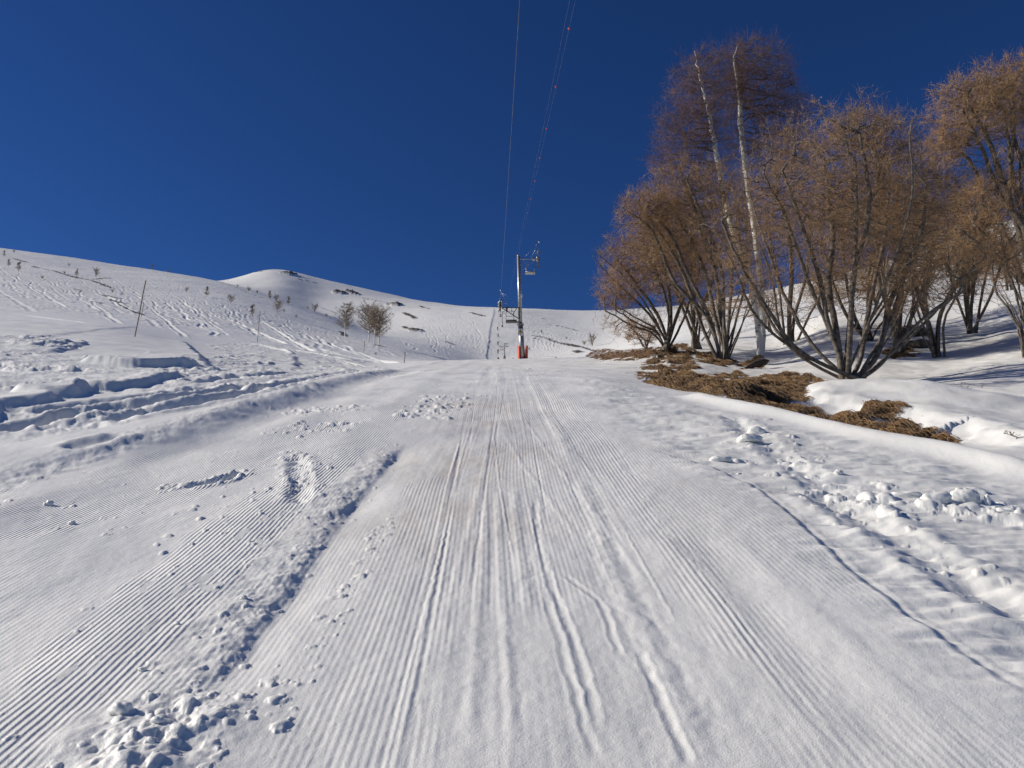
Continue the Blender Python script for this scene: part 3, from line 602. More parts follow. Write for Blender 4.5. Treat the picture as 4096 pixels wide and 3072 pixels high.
def grow(base, stems, tips, seed, r_tip=.0048, pw=.47, twigs=6, twl=(.14, .42), twr=.0036, split=.42, up=.25, start=.35, mats=None, leaves=2, name='willow_tree', label='', cat='tree', group=None, rmin_stem=.035, trunk_mat=None, wob=.10, droop=0.0, sib=1, skirt=0):
    r_ = np.random.default_rng(seed); root = empty(name, base); tag(root, label, cat, group)
    tr = Geo(); cr = Geo(); edges = {0: [], 1: []}; erad = {0: [], 1: []}; tip_p = []; tip_d = []
    if sib:
        ex = []
        for s_ in stems:
            for _ in range(sib):
                a_ = np.array(s_, float); k_ = np.linspace(0, 1, len(a_))[:, None]; H_ = np.linalg.norm(a_[-1] - a_[0]); a_ = a_ + r_.normal(size=(1, 3)) * [.09, .09, 0] + k_ ** .8 * r_.normal(size=(1, 3)) * H_ * np.array([.10, .12, .05]); a_[1:] += r_.normal(size=a_[1:].shape) * .05 * H_ * .3
                ex.append(list(a_))
        stems = list(stems) + ex
    if skirt:
        c_ = tips.mean(0); sz_ = np.array([np.ptp(tips[:, 0]) * .5, np.ptp(tips[:, 1]) * .5, 1]); zb = base[2]; zt = np.percentile(tips[:, 2], 25)
        d_ = r_.uniform(-1, 1, (skirt, 3)); tips = np.concatenate([tips, np.stack([c_[0] + d_[:, 0] * sz_[0] * .95, c_[1] + d_[:, 1] * sz_[1], zb + (zt - zb) * (.42 + .58 * r_.random(skirt) ** .7)], 1)])
    S = [smooth_line(s, 6) for s in stems]
    for s in S:
        n_ = len(s); s[1:-1] += r_.normal(size=(n_ - 2, 3)) * wob * .25 * np.linspace(.2, 1, n_ - 2)[:, None] * .6
    # attach points
    ap = []; 
    for si, s in enumerate(S):
        n0 = int(len(s) * start)
        for k in range(n0, len(s)): ap.append((si, k))
    AP = np.array([S[a][b] for a, b in ap])
    pen = np.array([.35 * (1 - b / len(S[a])) for a, b in ap])
    d = np.linalg.norm(tips[:, None] - AP[None], axis=2) + pen[None] * 1.5 + .7 * np.maximum(0, AP[None, :, 2] - tips[:, None, 2])
    own = d.argmin(1)
    def edge(p, q, dr, de, n0, n1, big):
        L = np.linalg.norm(q - p); c1 = p + unit(dr) * L * .38; c2 = q - unit(de) * L * .33
        t = np.linspace(0, 1, 5)[:, None]; B = (1 - t)**3 * p + 3 * (1 - t)**2 * t * c1 + 3 * (1 - t) * t * t * c2 + t**3 * q
        B[1:-1] += r_.normal(size=(3, 3)) * L * .035
        k = 1 if big else 0
        edges[k].append(B); erad[k].append(np.linspace(r_tip * n0**pw, r_tip * n1**pw, 5))
        return unit(B[-1] - B[-2])
    def rec(p, dr, pts, npar):
        n = len(pts)
        if n <= 2:
            for t in pts:
                de = unit(t - p) + np.array([0, 0, up * .6]) + r_.normal(size=3) * .25; d1 = edge(p, t, dr * .5 + unit(t - p), de, 1.6, .5, False); tip_p.append(t); tip_d.append(d1)
            return
        c = pts.mean(0); f = split * (.75 + .5 * r_.random()); L = np.linalg.norm(c - p)
        q = p + (c - p) * f + r_.normal(size=3) * L * .10; q[2] += up * L * .06
        de = unit(c - p) * .7 + unit(dr) * .3; d1 = edge(p, q, unit(dr) * .55 + unit(c - p) * .6, de, min(npar, n * 1.5), n, n > 26)
        k = 3 if n > 12 and r_.random() < .35 else 2
        cen = pts[r_.choice(n, k, replace=False)]
        for _ in range(3):
            lab = np.linalg.norm(pts[:, None] - cen[None], axis=2).argmin(1)
            cen = np.array([pts[lab == j].mean(0) if (lab == j).any() else cen[j] for j in range(k)])
        for j in range(k):
            sub = pts[lab == j]
            if len(sub) == n: rec(q, d1, pts[:n // 2], n); rec(q, d1, pts[n // 2:], n); break
            if len(sub): rec(q, d1, sub, n)
    cnt = [np.zeros(len(s)) for s in S]
    for a in range(len(ap)):
        pts = tips[own == a]
        if not len(pts): continue
        si, k = ap[a]; s = S[si]; tg = unit(s[min(k + 1, len(s) - 1)] - s[max(k - 1, 0)])
        cnt[si][:k + 1] += len(pts)
        rec(s[k], tg + .3 * unit(pts.mean(0) - s[k]), pts, len(pts) * 1.2)
    for si, s in enumerate(S):
        rad = np.maximum(r_tip * np.maximum(cnt[si], 1)**pw, r_tip * 1.5); rad = np.maximum(rad, rmin_stem * np.linspace(1, .10, len(s)))
        rad[0] *= 1.35; rad[1] *= 1.12
        v, q_ = tubes(s[None], rad[None], 9); tr.add(v, q_)
    if edges[1]: v, q_ = tubes(np.array(edges[1]), np.array(erad[1]), 6); tr.add(v, q_, 1)
    v, q_ = tubes(np.array(edges[0]), np.array(erad[0]), 4); cr.add(v, q_, 0)
    # twigs
    TP = np.array(tip_p); TD = np.array(tip_d); E = np.array(edges[0]); n = len(TP) * twigs
    src = r_.integers(0, len(TP), n // 2); o1 = TP[src]; d1 = TD[src]
    e = r_.integers(0, len(E), n - n // 2); kk = r_.integers(1, 5, n - n // 2); o2 = E[e, kk]; d2 = unit(E[e, 4] - E[e, 0])
    o = np.concatenate([o1, o2]); dd = np.concatenate([d1, d2]); dd = unit(dd * .7 + r_.normal(size=dd.shape) * .6 + np.array([0, 0, up * .7]))
    L = (twl[0] + (twl[1] - twl[0]) * r_.random(n))[:, None]; bend = r_.normal(size=dd.shape) * .22 + np.array([0, 0, up * .5 - droop])
    t = np.linspace(0, 1, 4); P = o[:, None] + L[:, None] * (dd[:, None] * t[None, :, None] + bend[:, None] * (t**2)[None, :, None])
    R = np.broadcast_to(twr * np.array([1, .8, .6, .3]), (n, 4)); v, q_ = tubes(P, R, 3); cr.add(v, q_, 1)
    if leaves:
        m_ = n * leaves; pi = r_.integers(0, n, m_); tt = r_.integers(1, 4, m_); c = P[pi, tt]; a = unit(r_.normal(size=(m_, 3))); b = unit(np.cross(a, r_.normal(size=(m_, 3))))
        sz = (.008 + .012 * r_.random(m_))[:, None]; V = np.stack([c, c + a * sz + b * sz * .4, c + a * 2 * sz, c + a * sz - b * sz * .4], 1).reshape(-1, 3)
        cr.add(V, np.arange(m_ * 4).reshape(-1, 4), 2)
    tr.build('trunk', [trunk_mat or M_limb, M_limb], root); cr.build('crown', [M_limb, mats[0], mats[1]], root)
    return root
def ell(u, v, y, rx, rz, ry, n, seed, shell=.38, floor=None):
    n = int(n * 1.9); rx *= 1.1; rz *= 1.08
    r_ = np.random.default_rng(seed); d = unit(r_.normal(size=(n, 3))); k = r_.random(n)[:, None] ** shell
    # uneven outline: the radius swells and shrinks with direction
    lump = 1 + .13 * np.sin(3.1 * d[:, :1] * 3 + seed) * np.cos(4 * d[:, 2:3] + seed * 2) + .08 * np.sin(9 * d[:, :1] + 7 * d[:, 2:3] + seed)
    m = mpp2(y); p = np.array(W2(u, v, y)) + d * k * lump * np.array([rx * m, ry, rz * m])
    return p
def st(*pts):                                     # stem through picture points (u, v, y)
    return [np.array(W2(*p)) for p in pts]
WM = (M_twig, M_leaf); WM2 = (M_twig2, M_leaf); BM = (M_btwig, M_leaf)

def gbase(u, y, dz=-.06):
    g = GY(u, y); return np.array([g.x, g.y, g.z + dz])
# the big many-stemmed willow
y0 = 22.0; B0 = gbase(1830, y0)
def stems_from(b, lists, spread=.0, seed=0):
    r_ = np.random.default_rng(seed); return [[b + np.array([r_.normal() * spread, r_.normal() * spread, 0])] + st(*l) for l in lists]
hero = stems_from(B0, [
    [(1730, 760, 21.7), (1660, 670, 21.5), (1600, 570, 21.2), (1560, 480, 21.0)],
    [(1760, 750, 22.3), (1700, 650, 22.6), (1660, 540, 22.8), (1620, 420, 23)],
    [(1790, 700, 22), (1770, 600, 21.8), (1730, 480, 21.4), (1690, 370, 21.2)],
    [(1805, 710, 22.1), (1790, 610, 22.4), (1800, 500, 22.8), (1780, 360, 23.0)],
    [(1835, 700, 21.9), (1845, 600, 21.6), (1850, 480, 21.3), (1850, 350, 21.2)],
    [(1880, 770, 22.0), (1920, 700, 22.2), (1950, 610, 22.4), (1990, 520, 22.4)],
    [(1900, 790, 21.6), (1960, 720, 21.3), (2030, 660, 21.0), (2080, 630, 20.8)],
    [(1860, 770, 22.6), (1880, 650, 23.2), (1910, 520, 23.6), (1920, 420, 23.8)]], .13, 3)
tips = np.concatenate([ell(1735, 390, 21.8, 130, 160, 2.0, 360, 1), ell(1860, 380, 22.3, 140, 165, 2.2, 450, 2), ell(1590, 480, 21.6, 90, 110, 1.5, 110, 3), ell(1960, 470, 22.4, 95, 130, 1.7, 290, 4), ell(1780, 560, 22, 230, 110, 2.3, 330, 5), ell(2060, 590, 21.2, 70, 70, .9, 90, 6), ell(1600, 620, 21.4, 80, 75, 1.0, 60, 7), ell(1960, 640, 21.8, 80, 50, 1.0, 60, 8)])
grow(B0, hero, tips, 11, skirt=240, twigs=7, twr=.0030, leaves=1, twl=(.14, .4), mats=WM, label='large willow fanning out in many grey stems from the grass beside the rounded snow bank', group='bare willows along the gully', start=.45)
# birch with white trunk
yb = 30.5; Bb = gbase(1640, yb)
bst = [[Bb] + st((1636, 700, yb), (1618, 590, yb), (1575, 470, yb), (1548, 330, yb), (1530, 240, yb), (1512, 170, yb), (1500, 110, yb)),
       [Bb + np.array([.1, .3, 0])] + st((1648, 700, yb + .3), (1640, 580, yb + .4), (1622, 440, yb + .5), (1606, 330, yb + .5), (1596, 200, yb + .5), (1586, 130, yb + .5), (1596, 95, yb + .5))]
tips = np.concatenate([ell(1530, 190, yb, 90, 95, 1.7, 420, 21), ell(1630, 170, yb + .5, 90, 100, 1.8, 460, 22), ell(1470, 290, yb, 70, 90, 1.3, 230, 23), ell(1570, 300, yb, 100, 90, 1.8, 260, 24), ell(1430, 360, yb, 40, 40, .8, 50, 25), ell(1690, 250, yb + .4, 75, 90, 1.4, 220, 26)])
grow(Bb, bst, tips, 12, r_tip=.0038, twigs=7, twl=(.2, .5), twr=.0036, mats=BM, leaves=0, sib=0, name='birch_tree', label='tallest tree, a white-barked birch with two trunks and a dark purplish crown', group=None, start=.42, up=.45, rmin_stem=.10, trunk_mat=M_birch, wob=.2)
# other willows: (base u, y, stems, crowns)
yc = 32.0
defs = [
 ('willow with drooping left branches standing on the brown tussock', 1440, 31.5,
  [[(1425, 690, 31.4), (1380, 620, 31.2), (1340, 570, 31)], [(1445, 680, 31.5), (1420, 590, 31.6), (1390, 520, 31.6)], [(1460, 690, 31.8), (1490, 600, 32), (1500, 530, 32)], [(1420, 720, 31.2), (1380, 700, 30.9), (1330, 670, 30.7)]],
  [(1370, 570, 31.3, 75, 75, 1.5, 330), (1450, 530, 31.6, 90, 70, 1.6, 330), (1330, 635, 31, 40, 45, .8, 110), (1350, 700, 30.8, 50, 35, .7, 45), (1490, 590, 31.9, 50, 70, 1.2, 130)], WM, 14),
 ('upright willow clump with many straight dark stems left of the birch', 1562, 28.8,
  [[(1535, 690, 28.6), (1490, 600, 28.4), (1450, 510, 28.2), (1400, 450, 28)], [(1560, 690, 28.8), (1545, 590, 28.9), (1510, 480, 28.9), (1480, 400, 28.9)], [(1575, 680, 29), (1580, 580, 29.2), (1560, 450, 29.4)], [(1590, 690, 28.6), (1610, 600, 28.3), (1620, 500, 28)], [(1550, 700, 29.1), (1530, 620, 29.5), (1500, 540, 29.8)]],
  [(1400, 455, 28.2, 70, 55, 1.2, 300), (1480, 420, 28.7, 85, 75, 1.6, 380), (1560, 430, 29.1, 70, 80, 1.5, 210), (1470, 520, 28.6, 90, 70, 1.6, 260), (1590, 530, 28.8, 55, 70, 1.2, 90)], WM, 15),
 ('thin dark willow clump close behind the birch trunk', 1700, 34.5,
  [[(1690, 690, 34.5), (1680, 590, 34.6), (1660, 500, 34.7)], [(1705, 680, 34.5), (1710, 580, 34.3), (1700, 470, 34.2)], [(1715, 690, 34.8), (1740, 600, 35), (1750, 500, 35.2)]],
  [(1660, 440, 34.6, 90, 120, 1.8, 300), (1750, 450, 34.8, 90, 120, 1.8, 300), (1700, 330, 34.6, 80, 60, 1.3, 160)], WM2, 16),
 ('willow leaning left out of the snow just right of the large one', 1938, 28.0,
  [[(1920, 690, 28), (1900, 600, 28), (1890, 500, 28)], [(1945, 690, 28), (1950, 600, 28.2), (1940, 470, 28.4)], [(1955, 700, 28.3), (1985, 620, 28.6), (2010, 520, 28.8)]],
  [(1880, 430, 28, 90, 120, 1.7, 330), (1970, 400, 28.4, 80, 120, 1.6, 300), (1900, 300, 28.2, 70, 60, 1.3, 170), (1840, 280, 28.2, 60, 50, 1.2, 130)], WM2, 17),
 ('willow with two crossing trunks beside the dark boulders', 2012, 27.0,
  [[(2005, 700, 27), (2000, 620, 27), (2010, 540, 26.8)], [(2030, 690, 27), (2060, 620, 26.8), (2110, 570, 26.6)], [(2000, 690, 27.4), (1975, 610, 27.6), (1960, 540, 27.8)]],
  [(2040, 500, 26.9, 90, 80, 1.6, 300), (2120, 520, 26.6, 70, 70, 1.2, 180), (1970, 500, 27.6, 60, 70, 1.2, 120)], WM2, 18),
 ('tall willow at the right edge with a high domed orange crown', 2300, 25.0,
  [[(2240, 620, 25), (2195, 480, 25), (2170, 400, 25), (2130, 290, 24.8), (2090, 230, 24.7)], [(2250, 600, 25.2), (2205, 460, 25.3), (2185, 360, 25.4), (2170, 240, 25.5)], [(2260, 600, 25.3), (2230, 450, 25.6), (2220, 320, 25.8), (2230, 220, 25.8)], [(2240, 640, 24.7), (2180, 560, 24.4), (2110, 490, 24.2)]],
  [(2100, 240, 24.8, 95, 85, 1.6, 420), (2190, 200, 25.4, 90, 80, 1.6, 420), (2250, 300, 25.6, 90, 110, 1.6, 260), (2050, 310, 24.7, 50, 50, .9, 120), (2160, 430, 25, 100, 60, 1.4, 230), (2100, 520, 24.5, 80, 60, 1.1, 130)], WM, 19),
 ('multi-stemmed willow between the upright clump and the drooping one, set a little back', 1500, 34.0,
  [[(1480, 680, 34), (1450, 600, 34), (1430, 520, 34)], [(1500, 680, 34.2), (1500, 590, 34.3), (1500, 500, 34.4)], [(1510, 680, 34), (1540, 600, 34), (1560, 520, 34)]],
  [(1430, 560, 34, 80, 80, 1.5, 220), (1520, 540, 34.2, 80, 90, 1.6, 240), (1450, 480, 34.2, 60, 60, 1.2, 150)], WM, 24),
 ('dark leaning willow half hidden behind the right stems of the largest one', 1870, 31.0,
  [[(1850, 700, 31), (1830, 620, 31), (1820, 520, 31)], [(1875, 690, 31), (1885, 600, 31.2), (1900, 500, 31.4)], [(1885, 700, 31), (1925, 640, 31), (1960, 590, 30.8)]],
  [(1820, 500, 31, 90, 120, 1.7, 260), (1910, 520, 31.3, 90, 110, 1.7, 260), (1970, 590, 30.8, 60, 60, 1, 110), (1850, 620, 31, 110, 50, 1.4, 130)], WM2, 25),
 ('thin brown willow between the crossing trunks and the tall right one', 2095, 30.0,
  [[(2085, 640, 30), (2080, 560, 30), (2070, 480, 30)], [(2100, 640, 30), (2115, 560, 30), (2130, 480, 30)]],
  [(2060, 440, 30, 70, 90, 1.4, 190), (2140, 450, 30, 70, 90, 1.4, 190), (2110, 560, 30, 90, 60, 1.4, 150)], WM, 26),
 ('slender young tree with forked stems low at the right frame edge', 2222, 23.5,
  [[(2205, 700, 23.5), (2180, 650, 23.4), (2160, 610, 23.3)], [(2212, 690, 23.5), (2205, 640, 23.6), (2195, 590, 23.6)], [(2225, 700, 23.6), (2235, 640, 23.7), (2240, 590, 23.7)]],
  [(2180, 560, 23.4, 60, 60, .9, 90), (2240, 560, 23.6, 50, 60, .9, 70)], WM2, 20)]
for lab, u, y, sl, cl, mt, sd_ in defs:
    b = gbase(u, y); S_ = stems_from(b, sl, .12, sd_); tp = np.concatenate([ell(*c, sd_ * 10 + k) for k, c in enumerate(cl)])
    far = y > 33
    grow(b, S_, tp, sd_, twigs=7, skirt=190 if 'slender' not in lab else 10, mats=mt, leaves=1, twr=.0042, label=lab, name='willow_tree' if 'slender' not in lab else 'young_tree', group='bare willows along the gully', start=.4, sib=2 if not far else 1)
# shrubs on the snow crest behind
for k, (u, y, w_, h_, n, lab) in enumerate([
    (1395, 41, 60, 70, 130, 'bare bush behind the drooping willow, partly hidden by its trunk'),
    (1530, 44, 70, 90, 150, 'bare bush behind the upright willow clump'),
    (1660, 46, 70, 100, 170, 'bush on the snow crest seen between the birch and the large willow'),
    (1790, 45, 80, 110, 200, 'bush on the snow crest straight behind the large willow'),
    (1900, 47, 75, 100, 180, 'brown bush on the snow crest behind the boulders'),
    (2010, 46, 80, 120, 200, 'brown bush on the snow crest behind the crossing trunks'),
    (2110, 45, 80, 130, 230, 'orange brown bush on the crest below the tall right willow'),
    (2195, 46, 80, 140, 240, 'rightmost bush on the snow crest')]):
    b = gbase(u, y); m = mpp2(y); r_ = np.random.default_rng(500 + k); S_ = []
    for j in range(5):
        dx = r_.normal() * .5; S_.append([b + r_.normal(size=3) * [.15, .15, 0], b + np.array([dx * .4, r_.normal() * .2, h_ * m * .3]), b + np.array([dx * w_ * m * .6, r_.normal() * .5, h_ * m * .65])])
    d = unit(r_.normal(size=(n, 3))) * r_.random(n)[:, None] ** .4; tp = b + np.array([0, 0, h_ * m * .62]) + d * np.array([w_ * m * .75, 1.2, h_ * m * .45])
    grow(b, S_, tp, 600 + k, sib=0, r_tip=.009, twigs=9, twl=(.25, .55), twr=.006, mats=WM2 if k % 2 else WM, leaves=0, label=lab, name='willow_bush', cat='bush', group='bushes along the snow crest', start=.4)
print('trees')

# ------------------------------------------------------------------ small trees on the far slopes
def small_tree(kind, seed):
    """about 1 m tall template pieces -> trunk mesh, crown mesh"""
    r_ = np.random.default_rng(seed); tr = Geo(); cr = Geo(); NB = {'larch': 26, 'bush': 26, 'birch': 70}[kind]
    if kind == 'bush':
        P = [];
        for k in range(5): a = r_.normal(size=2) * .16; P.append([[0, 0, -.05], [a[0] * .3, a[1] * .3, .2], [a[0], a[1], .6], [a[0] * 1.3, a[1] * 1.3, .9]])
        P = np.array(P); v, q_ = tubes(P, np.tile([.012, .01, .008, .003], (5, 1)), 5); tr.add(v, q_)
    else:
        P = np.array([[[0, 0, -.06], [r_.normal() * .01, 0, .3], [r_.normal() * .015, 0, .65], [0, 0, 1.0]]]); v, q_ = tubes(P, np.array([[.02, .015, .01, .002]]), 6); tr.add(v, q_)
    z = (.16 if kind != 'birch' else .22) + (.8 if kind != 'birch' else .74) * r_.random(NB) if kind != 'bush' else .1 + .55 * r_.random(NB)
    wd = {'larch': .20, 'bush': .42, 'birch': .30}[kind]
    prof = {'larch': (1 - z) ** .8 + .12, 'bush': np.ones(NB) * .8, 'birch': np.sin(np.clip(z, 0, 1) ** 1.1 * np.pi) ** .6 * .95 + .15}[kind]
    L = wd * prof * (.6 + .6 * r_.random(NB)); a = r_.random(NB) * 6.28; d = np.stack([np.cos(a), np.sin(a), np.full(NB, {'larch': .1, 'bush': .7, 'birch': .45}[kind])], 1)
    o = np.stack([0 * z, 0 * z, z], 1); t = np.linspace(0, 1, 4); P = o[:, None] + L[:, None, None] * (d[:, None] * t[None, :, None] + np.array([0, 0, .25]) * (t**2)[None, :, None])
    v, q_ = tubes(P, np.tile(np.array([.006, .005, .004, .002]), (NB, 1)), 4); cr.add(v, q_, 0)
    n = NB * (26 if kind != 'birch' else 13); e = r_.integers(0, NB, n); k = r_.integers(1, 4, n); oo = P[e, k]; dd = unit(unit(d)[e] * .6 + r_.normal(size=(n, 3)) * .6 + [0, 0, .25]); l = (.05 + .09 * r_.random(n))[:, None]
    P2 = oo[:, None] + l[:, None] * dd[:, None] * np.linspace(0, 1, 3)[None, :, None]; v, q_ = tubes(P2, np.tile(np.array([.0036, .003, .0018]) * (1.3 if kind != 'birch' else .8), (n, 1)), 3); cr.add(v, q_, 0)
    tm = np_mesh('trunk', np.concatenate(tr.v), np.concatenate(tr.q), mats=[M_larch if kind != 'birch' else M_birch]); cm = np_mesh('crown', np.concatenate(cr.v), np.concatenate(cr.q), mats=[M_larch])
    return tm, cm
TPL = {k: [small_tree(k, 900 + i * 7 + j) for j in range(3)] for i, k in enumerate(('larch', 'bush', 'birch'))}
FAR = [
 (8, 553, 15, 'larch', 'small bare larch nearest the top left corner of the slope'), (18, 576, 18, 'larch', 'narrow young larch left of the wide bushy one near the left edge'), (40, 585, 25, 'larch', 'bushy larch with a dark foot near the left edge'),
 (91, 602, 10, 'bush', 'tiny pale shrub right of the bushy larch near the left edge'), (30, 546, 8, 'bush', 'small dark shrub standing on the left skyline'), (149, 573, 8, 'bush', 'pale shrub above the dark earth bank on the left hill'),
 (139, 592, 8, 'bush', 'faint round shrub below the dark earth bank'), (165, 597, 18, 'larch', 'slim larch just left of the dense round one below the earth bank'), (207, 598, 22, 'bush', 'dense round larch at the end of the dark earth bank'),
 (175, 631, 7, 'bush', 'tiny shrub above the rough brown snow edge'), (242, 633, 10, 'bush', 'left one of two shrubs above the nearest marker pole'), (263, 639, 9, 'bush', 'right one of two shrubs left of the nearest marker pole'),
 (328, 583, 14, 'larch', 'dark sapling standing out on the skyline above the nearest marker pole'), (363, 590, 9, 'bush', 'low sapling on the skyline right of the taller one'), (403, 629, 12, 'bush', 'lone round shrub on open tracked snow'),
 (446, 641, 24, 'larch', 'upright feathery larch left of the round bush on the mid slope'), (499, 655, 22, 'bush', 'broad round bush above and left of the second marker pole'), (545, 684, 30, 'larch', 'dark-stemmed tree just left of the second marker pole'),
 (537, 630, 13, 'bush', 'yellowish shrub high on the ridge line'), (556, 635, 9, 'bush', 'flat yellowish shrub right beside the high one on the ridge'), (513, 622, 7, 'bush', 'faint topmost shrub on the ridge line'),
 (582, 646, 21, 'larch', 'left tree of the yellowish pair on the ridge'), (597, 650, 18, 'bush', 'right tree of the yellowish pair on the ridge'), (599, 684, 33, 'birch', 'tall slim tree right of the second marker pole'),
 (623, 658, 19, 'larch', 'feathery tree right of the yellowish pair'), (679, 674, 21, 'bush', 'bare tree on the ridge edge above the birches'), (665, 669, 8, 'bush', 'low shrub left of the bare tree on the ridge edge'),
 (640, 687, 9, 'bush', 'small yellowish shrub on the tracked slope below the ridge'), (613, 676, 8, 'bush', 'small pale shrub right of the tall slim tree'), (705, 684, 10, 'bush', 'small shrub right above the single birch'),
 (745, 727, 70, 'birch', 'single grey birch left of the birch group on the slope'), (796, 739, 82, 'birch', 'left birch of the group of three on the slope'), (809, 745, 74, 'birch', 'middle birch of the group of three on the slope'), (818, 746, 80, 'birch', 'right birch of the group of three on the slope'),
 (812, 768, 8, 'bush', 'low dark shrub in the snow below the three birches'), (1279, 747, 30, 'bush', 'grey bush between the lift pylon and the willows'), (1262, 746, 13, 'bush', 'small grey bush left of the larger one beyond the track'),
 (1170, 721, 9, 'bush', 'tiny bush on the dark path line right of the pylon'), (1143, 757, 8, 'bush', 'small shrub close to the right of the pylon'), (1224, 732, 7, 'bush', 'tiny bush further right on the dark path line'), (1358, 740, 24, 'bush', 'grey bush in the hollow under the drooping willow branches')]
for k, (u, v, hp, kind, lab) in enumerate(FAR):
    p = at_px([u], [v])[0]
    for dv in range(1, 9):
        if p[1] < 1200: break
        p = at_px([u], [v + dv])[0]
    g = G(p[0], p[1]); h = hp * mpp2(p[1]) * 1.02
    root = empty({'larch': 'young_larch', 'bush': 'bare_shrub', 'birch': 'slope_birch'}[kind], g); tag(root, lab, {'larch': 'tree', 'bush': 'shrub', 'birch': 'tree'}[kind], 'small bare trees scattered on the far slopes')
    root.scale = (h, h, h); root.rotation_euler = (0, 0, k * 1.7)
    for nm, mm in zip(('trunk', 'crown'), TPL[kind][k % 3]): o = link_mesh(nm, mm); o.parent = root

# ------------------------------------------------------------------ dry grass
def grass_blades():
    r_ = np.random.default_rng(33); V = []; O = []
    pts = []
    for g in GRASS:
        poly = pl(*(g + [g[0]]))[:-1]; x0, y0_ = poly.min(0) - .5; x1, y1 = poly.max(0) + .5; A = (x1 - x0) * (y1 - y0_); n = int(min(A * 900, 26000))
        x = x0 + (x1 - x0) * r_.random(n); y = y0_ + (y1 - y0_) * r_.random(n)
        i = np.clip(np.searchsorted(RY, y), 0, NR - 1); j = np.clip(np.searchsorted(CT, x / y), 0, NC - 1); keep = GR[i, j] > .4
        pts.append(np.stack([x[keep], y[keep], Z[i, j][keep]], 1))
    o = np.concatenate(pts); n = len(o); cl = fbm(o[:, 0] * 2.5, o[:, 1] * 2.5, 2, 44)
    d = np.stack([.5 + .8 * r_.normal(size=n) * .6, -.9 + .5 * r_.normal(size=n), .55 + .4 * r_.random(n)], 1); d[:, 0] += cl * 1.1; d = unit(d)
    L = (.10 + .16 * r_.random(n)) * (1 + .8 * cl); L = np.clip(L, .06, .34)[:, None]
    t = np.linspace(0, 1, 4); P = (o - [0, 0, .02])[:, None] + L[:, None] * (d[:, None] * t[None, :, None] - np.array([0, 0, 1.05]) * (t**2)[None, :, None])
    v, q_ = tubes(P, np.tile(np.array([.0055, .005, .004, .001]), (n, 1)), 3)
    m_ = np_mesh('dry_grass', v, q_, mats=[GM]); a = m_.attributes.new('shade', 'FLOAT', 'POINT'); a.data.foreach_set('value', np.repeat(np.clip(.5 + cl * .8 + r_.normal(size=n) * .2, 0, 1), 12).astype(np.float32))
    return tag(link_mesh('dry_grass', m_), 'matted brown winter grass hanging over the banks of the gully', 'grass', kind='stuff')
GM = mat('dry grass blades', (.2, .12, .06), .8); t_ = GM.node_tree; a_ = t_.nodes.new('ShaderNodeAttribute'); a_.attribute_name = 'shade'; c_ = t_.nodes.new('ShaderNodeValToRGB')
c_.color_ramp.elements[0].color = (.04, .022, .012, 1); c_.color_ramp.elements[1].color = (.45, .28, .13, 1); t_.links.new(a_.outputs['Fac'], c_.inputs[0]); t_.links.new(c_.outputs[0], t_.nodes['Principled BSDF'].inputs['Base Color'])
grass_blades()

# dry stalks poking through the snow
for k, (ub, vb, ut, vt, lab) in enumerate([
    (1603, 868, 1586, 822, 'tall dry seed-head stalk leaning left in front of the tree base'), (1611, 867, 1605, 832, 'thinner dry stalk right beside the tall seed-head stalk'),
    (1957, 894, 1955, 868, 'upright dry stalk above the long grass strip'), (1990, 918, 2011, 891, 'dry stalk leaning right above the right end of the grass strip'),
    (1880, 885, 1876, 870, 'short dry stalk on the snow face of the rounded bank'), (1849, 893, 1840, 883, 'short dry stalk at the middle of the grass strip'), (1926, 897, 1946, 873, 'bent dry stalk left of the upright one'),
    (2077, 838, 2076, 826, 'tiny dry stalk on the smooth snow left of a forked one'), (2086, 837, 2096, 830, 'tiny forked dry stalk on the smooth snow'), (2121, 839, 2123, 830, 'rightmost tiny dry stalk on the smooth snow'),
    (2137, 988, 2129, 975, 'small dry twig standing in shaded snow near the right edge'), (2212, 968, 2168, 935, 'fan of thin dry twigs entering at the right edge'), (1668, 884, 1666, 872, 'small dry stalk at the start of the grass strip'), (1480, 800, 1476, 782, 'short twig in the snow before the upright willow clump')]):
    p = at_px([ub], [vb])[0]; g = G(p[0], p[1], -.03); top = W2(ut, vt, p[1]); gg = Geo(); r_ = np.random.default_rng(70 + k)
    a = np.array([0, 0, 0.]); b = np.array(top - g); Pm = np.stack([a, b * .35 + r_.normal(size=3) * .01, b * .7 + r_.normal(size=3) * .015, b])[None]; v, q_ = tubes(Pm, np.array([[.006, .005, .004, .003]]), 4); gg.add(v, q_)
    L = np.linalg.norm(b); n = 7 if k != 11 else 16; f = .3 + .7 * r_.random(n); o = b * f[:, None]; d = unit(r_.normal(size=(n, 3)) * [1, 1, .4] + [0, 0, .9]) * L * .22
    v, q_ = tubes(np.stack([o, o + d * .5, o + d], 1), np.tile([.003, .003, .004], (n, 1)), 3); gg.add(v, q_)
    o = gg.build('dry_stalk', [M_wood]); o.location = g; tag(o, lab, 'stalk', 'dry stalks in the snow')

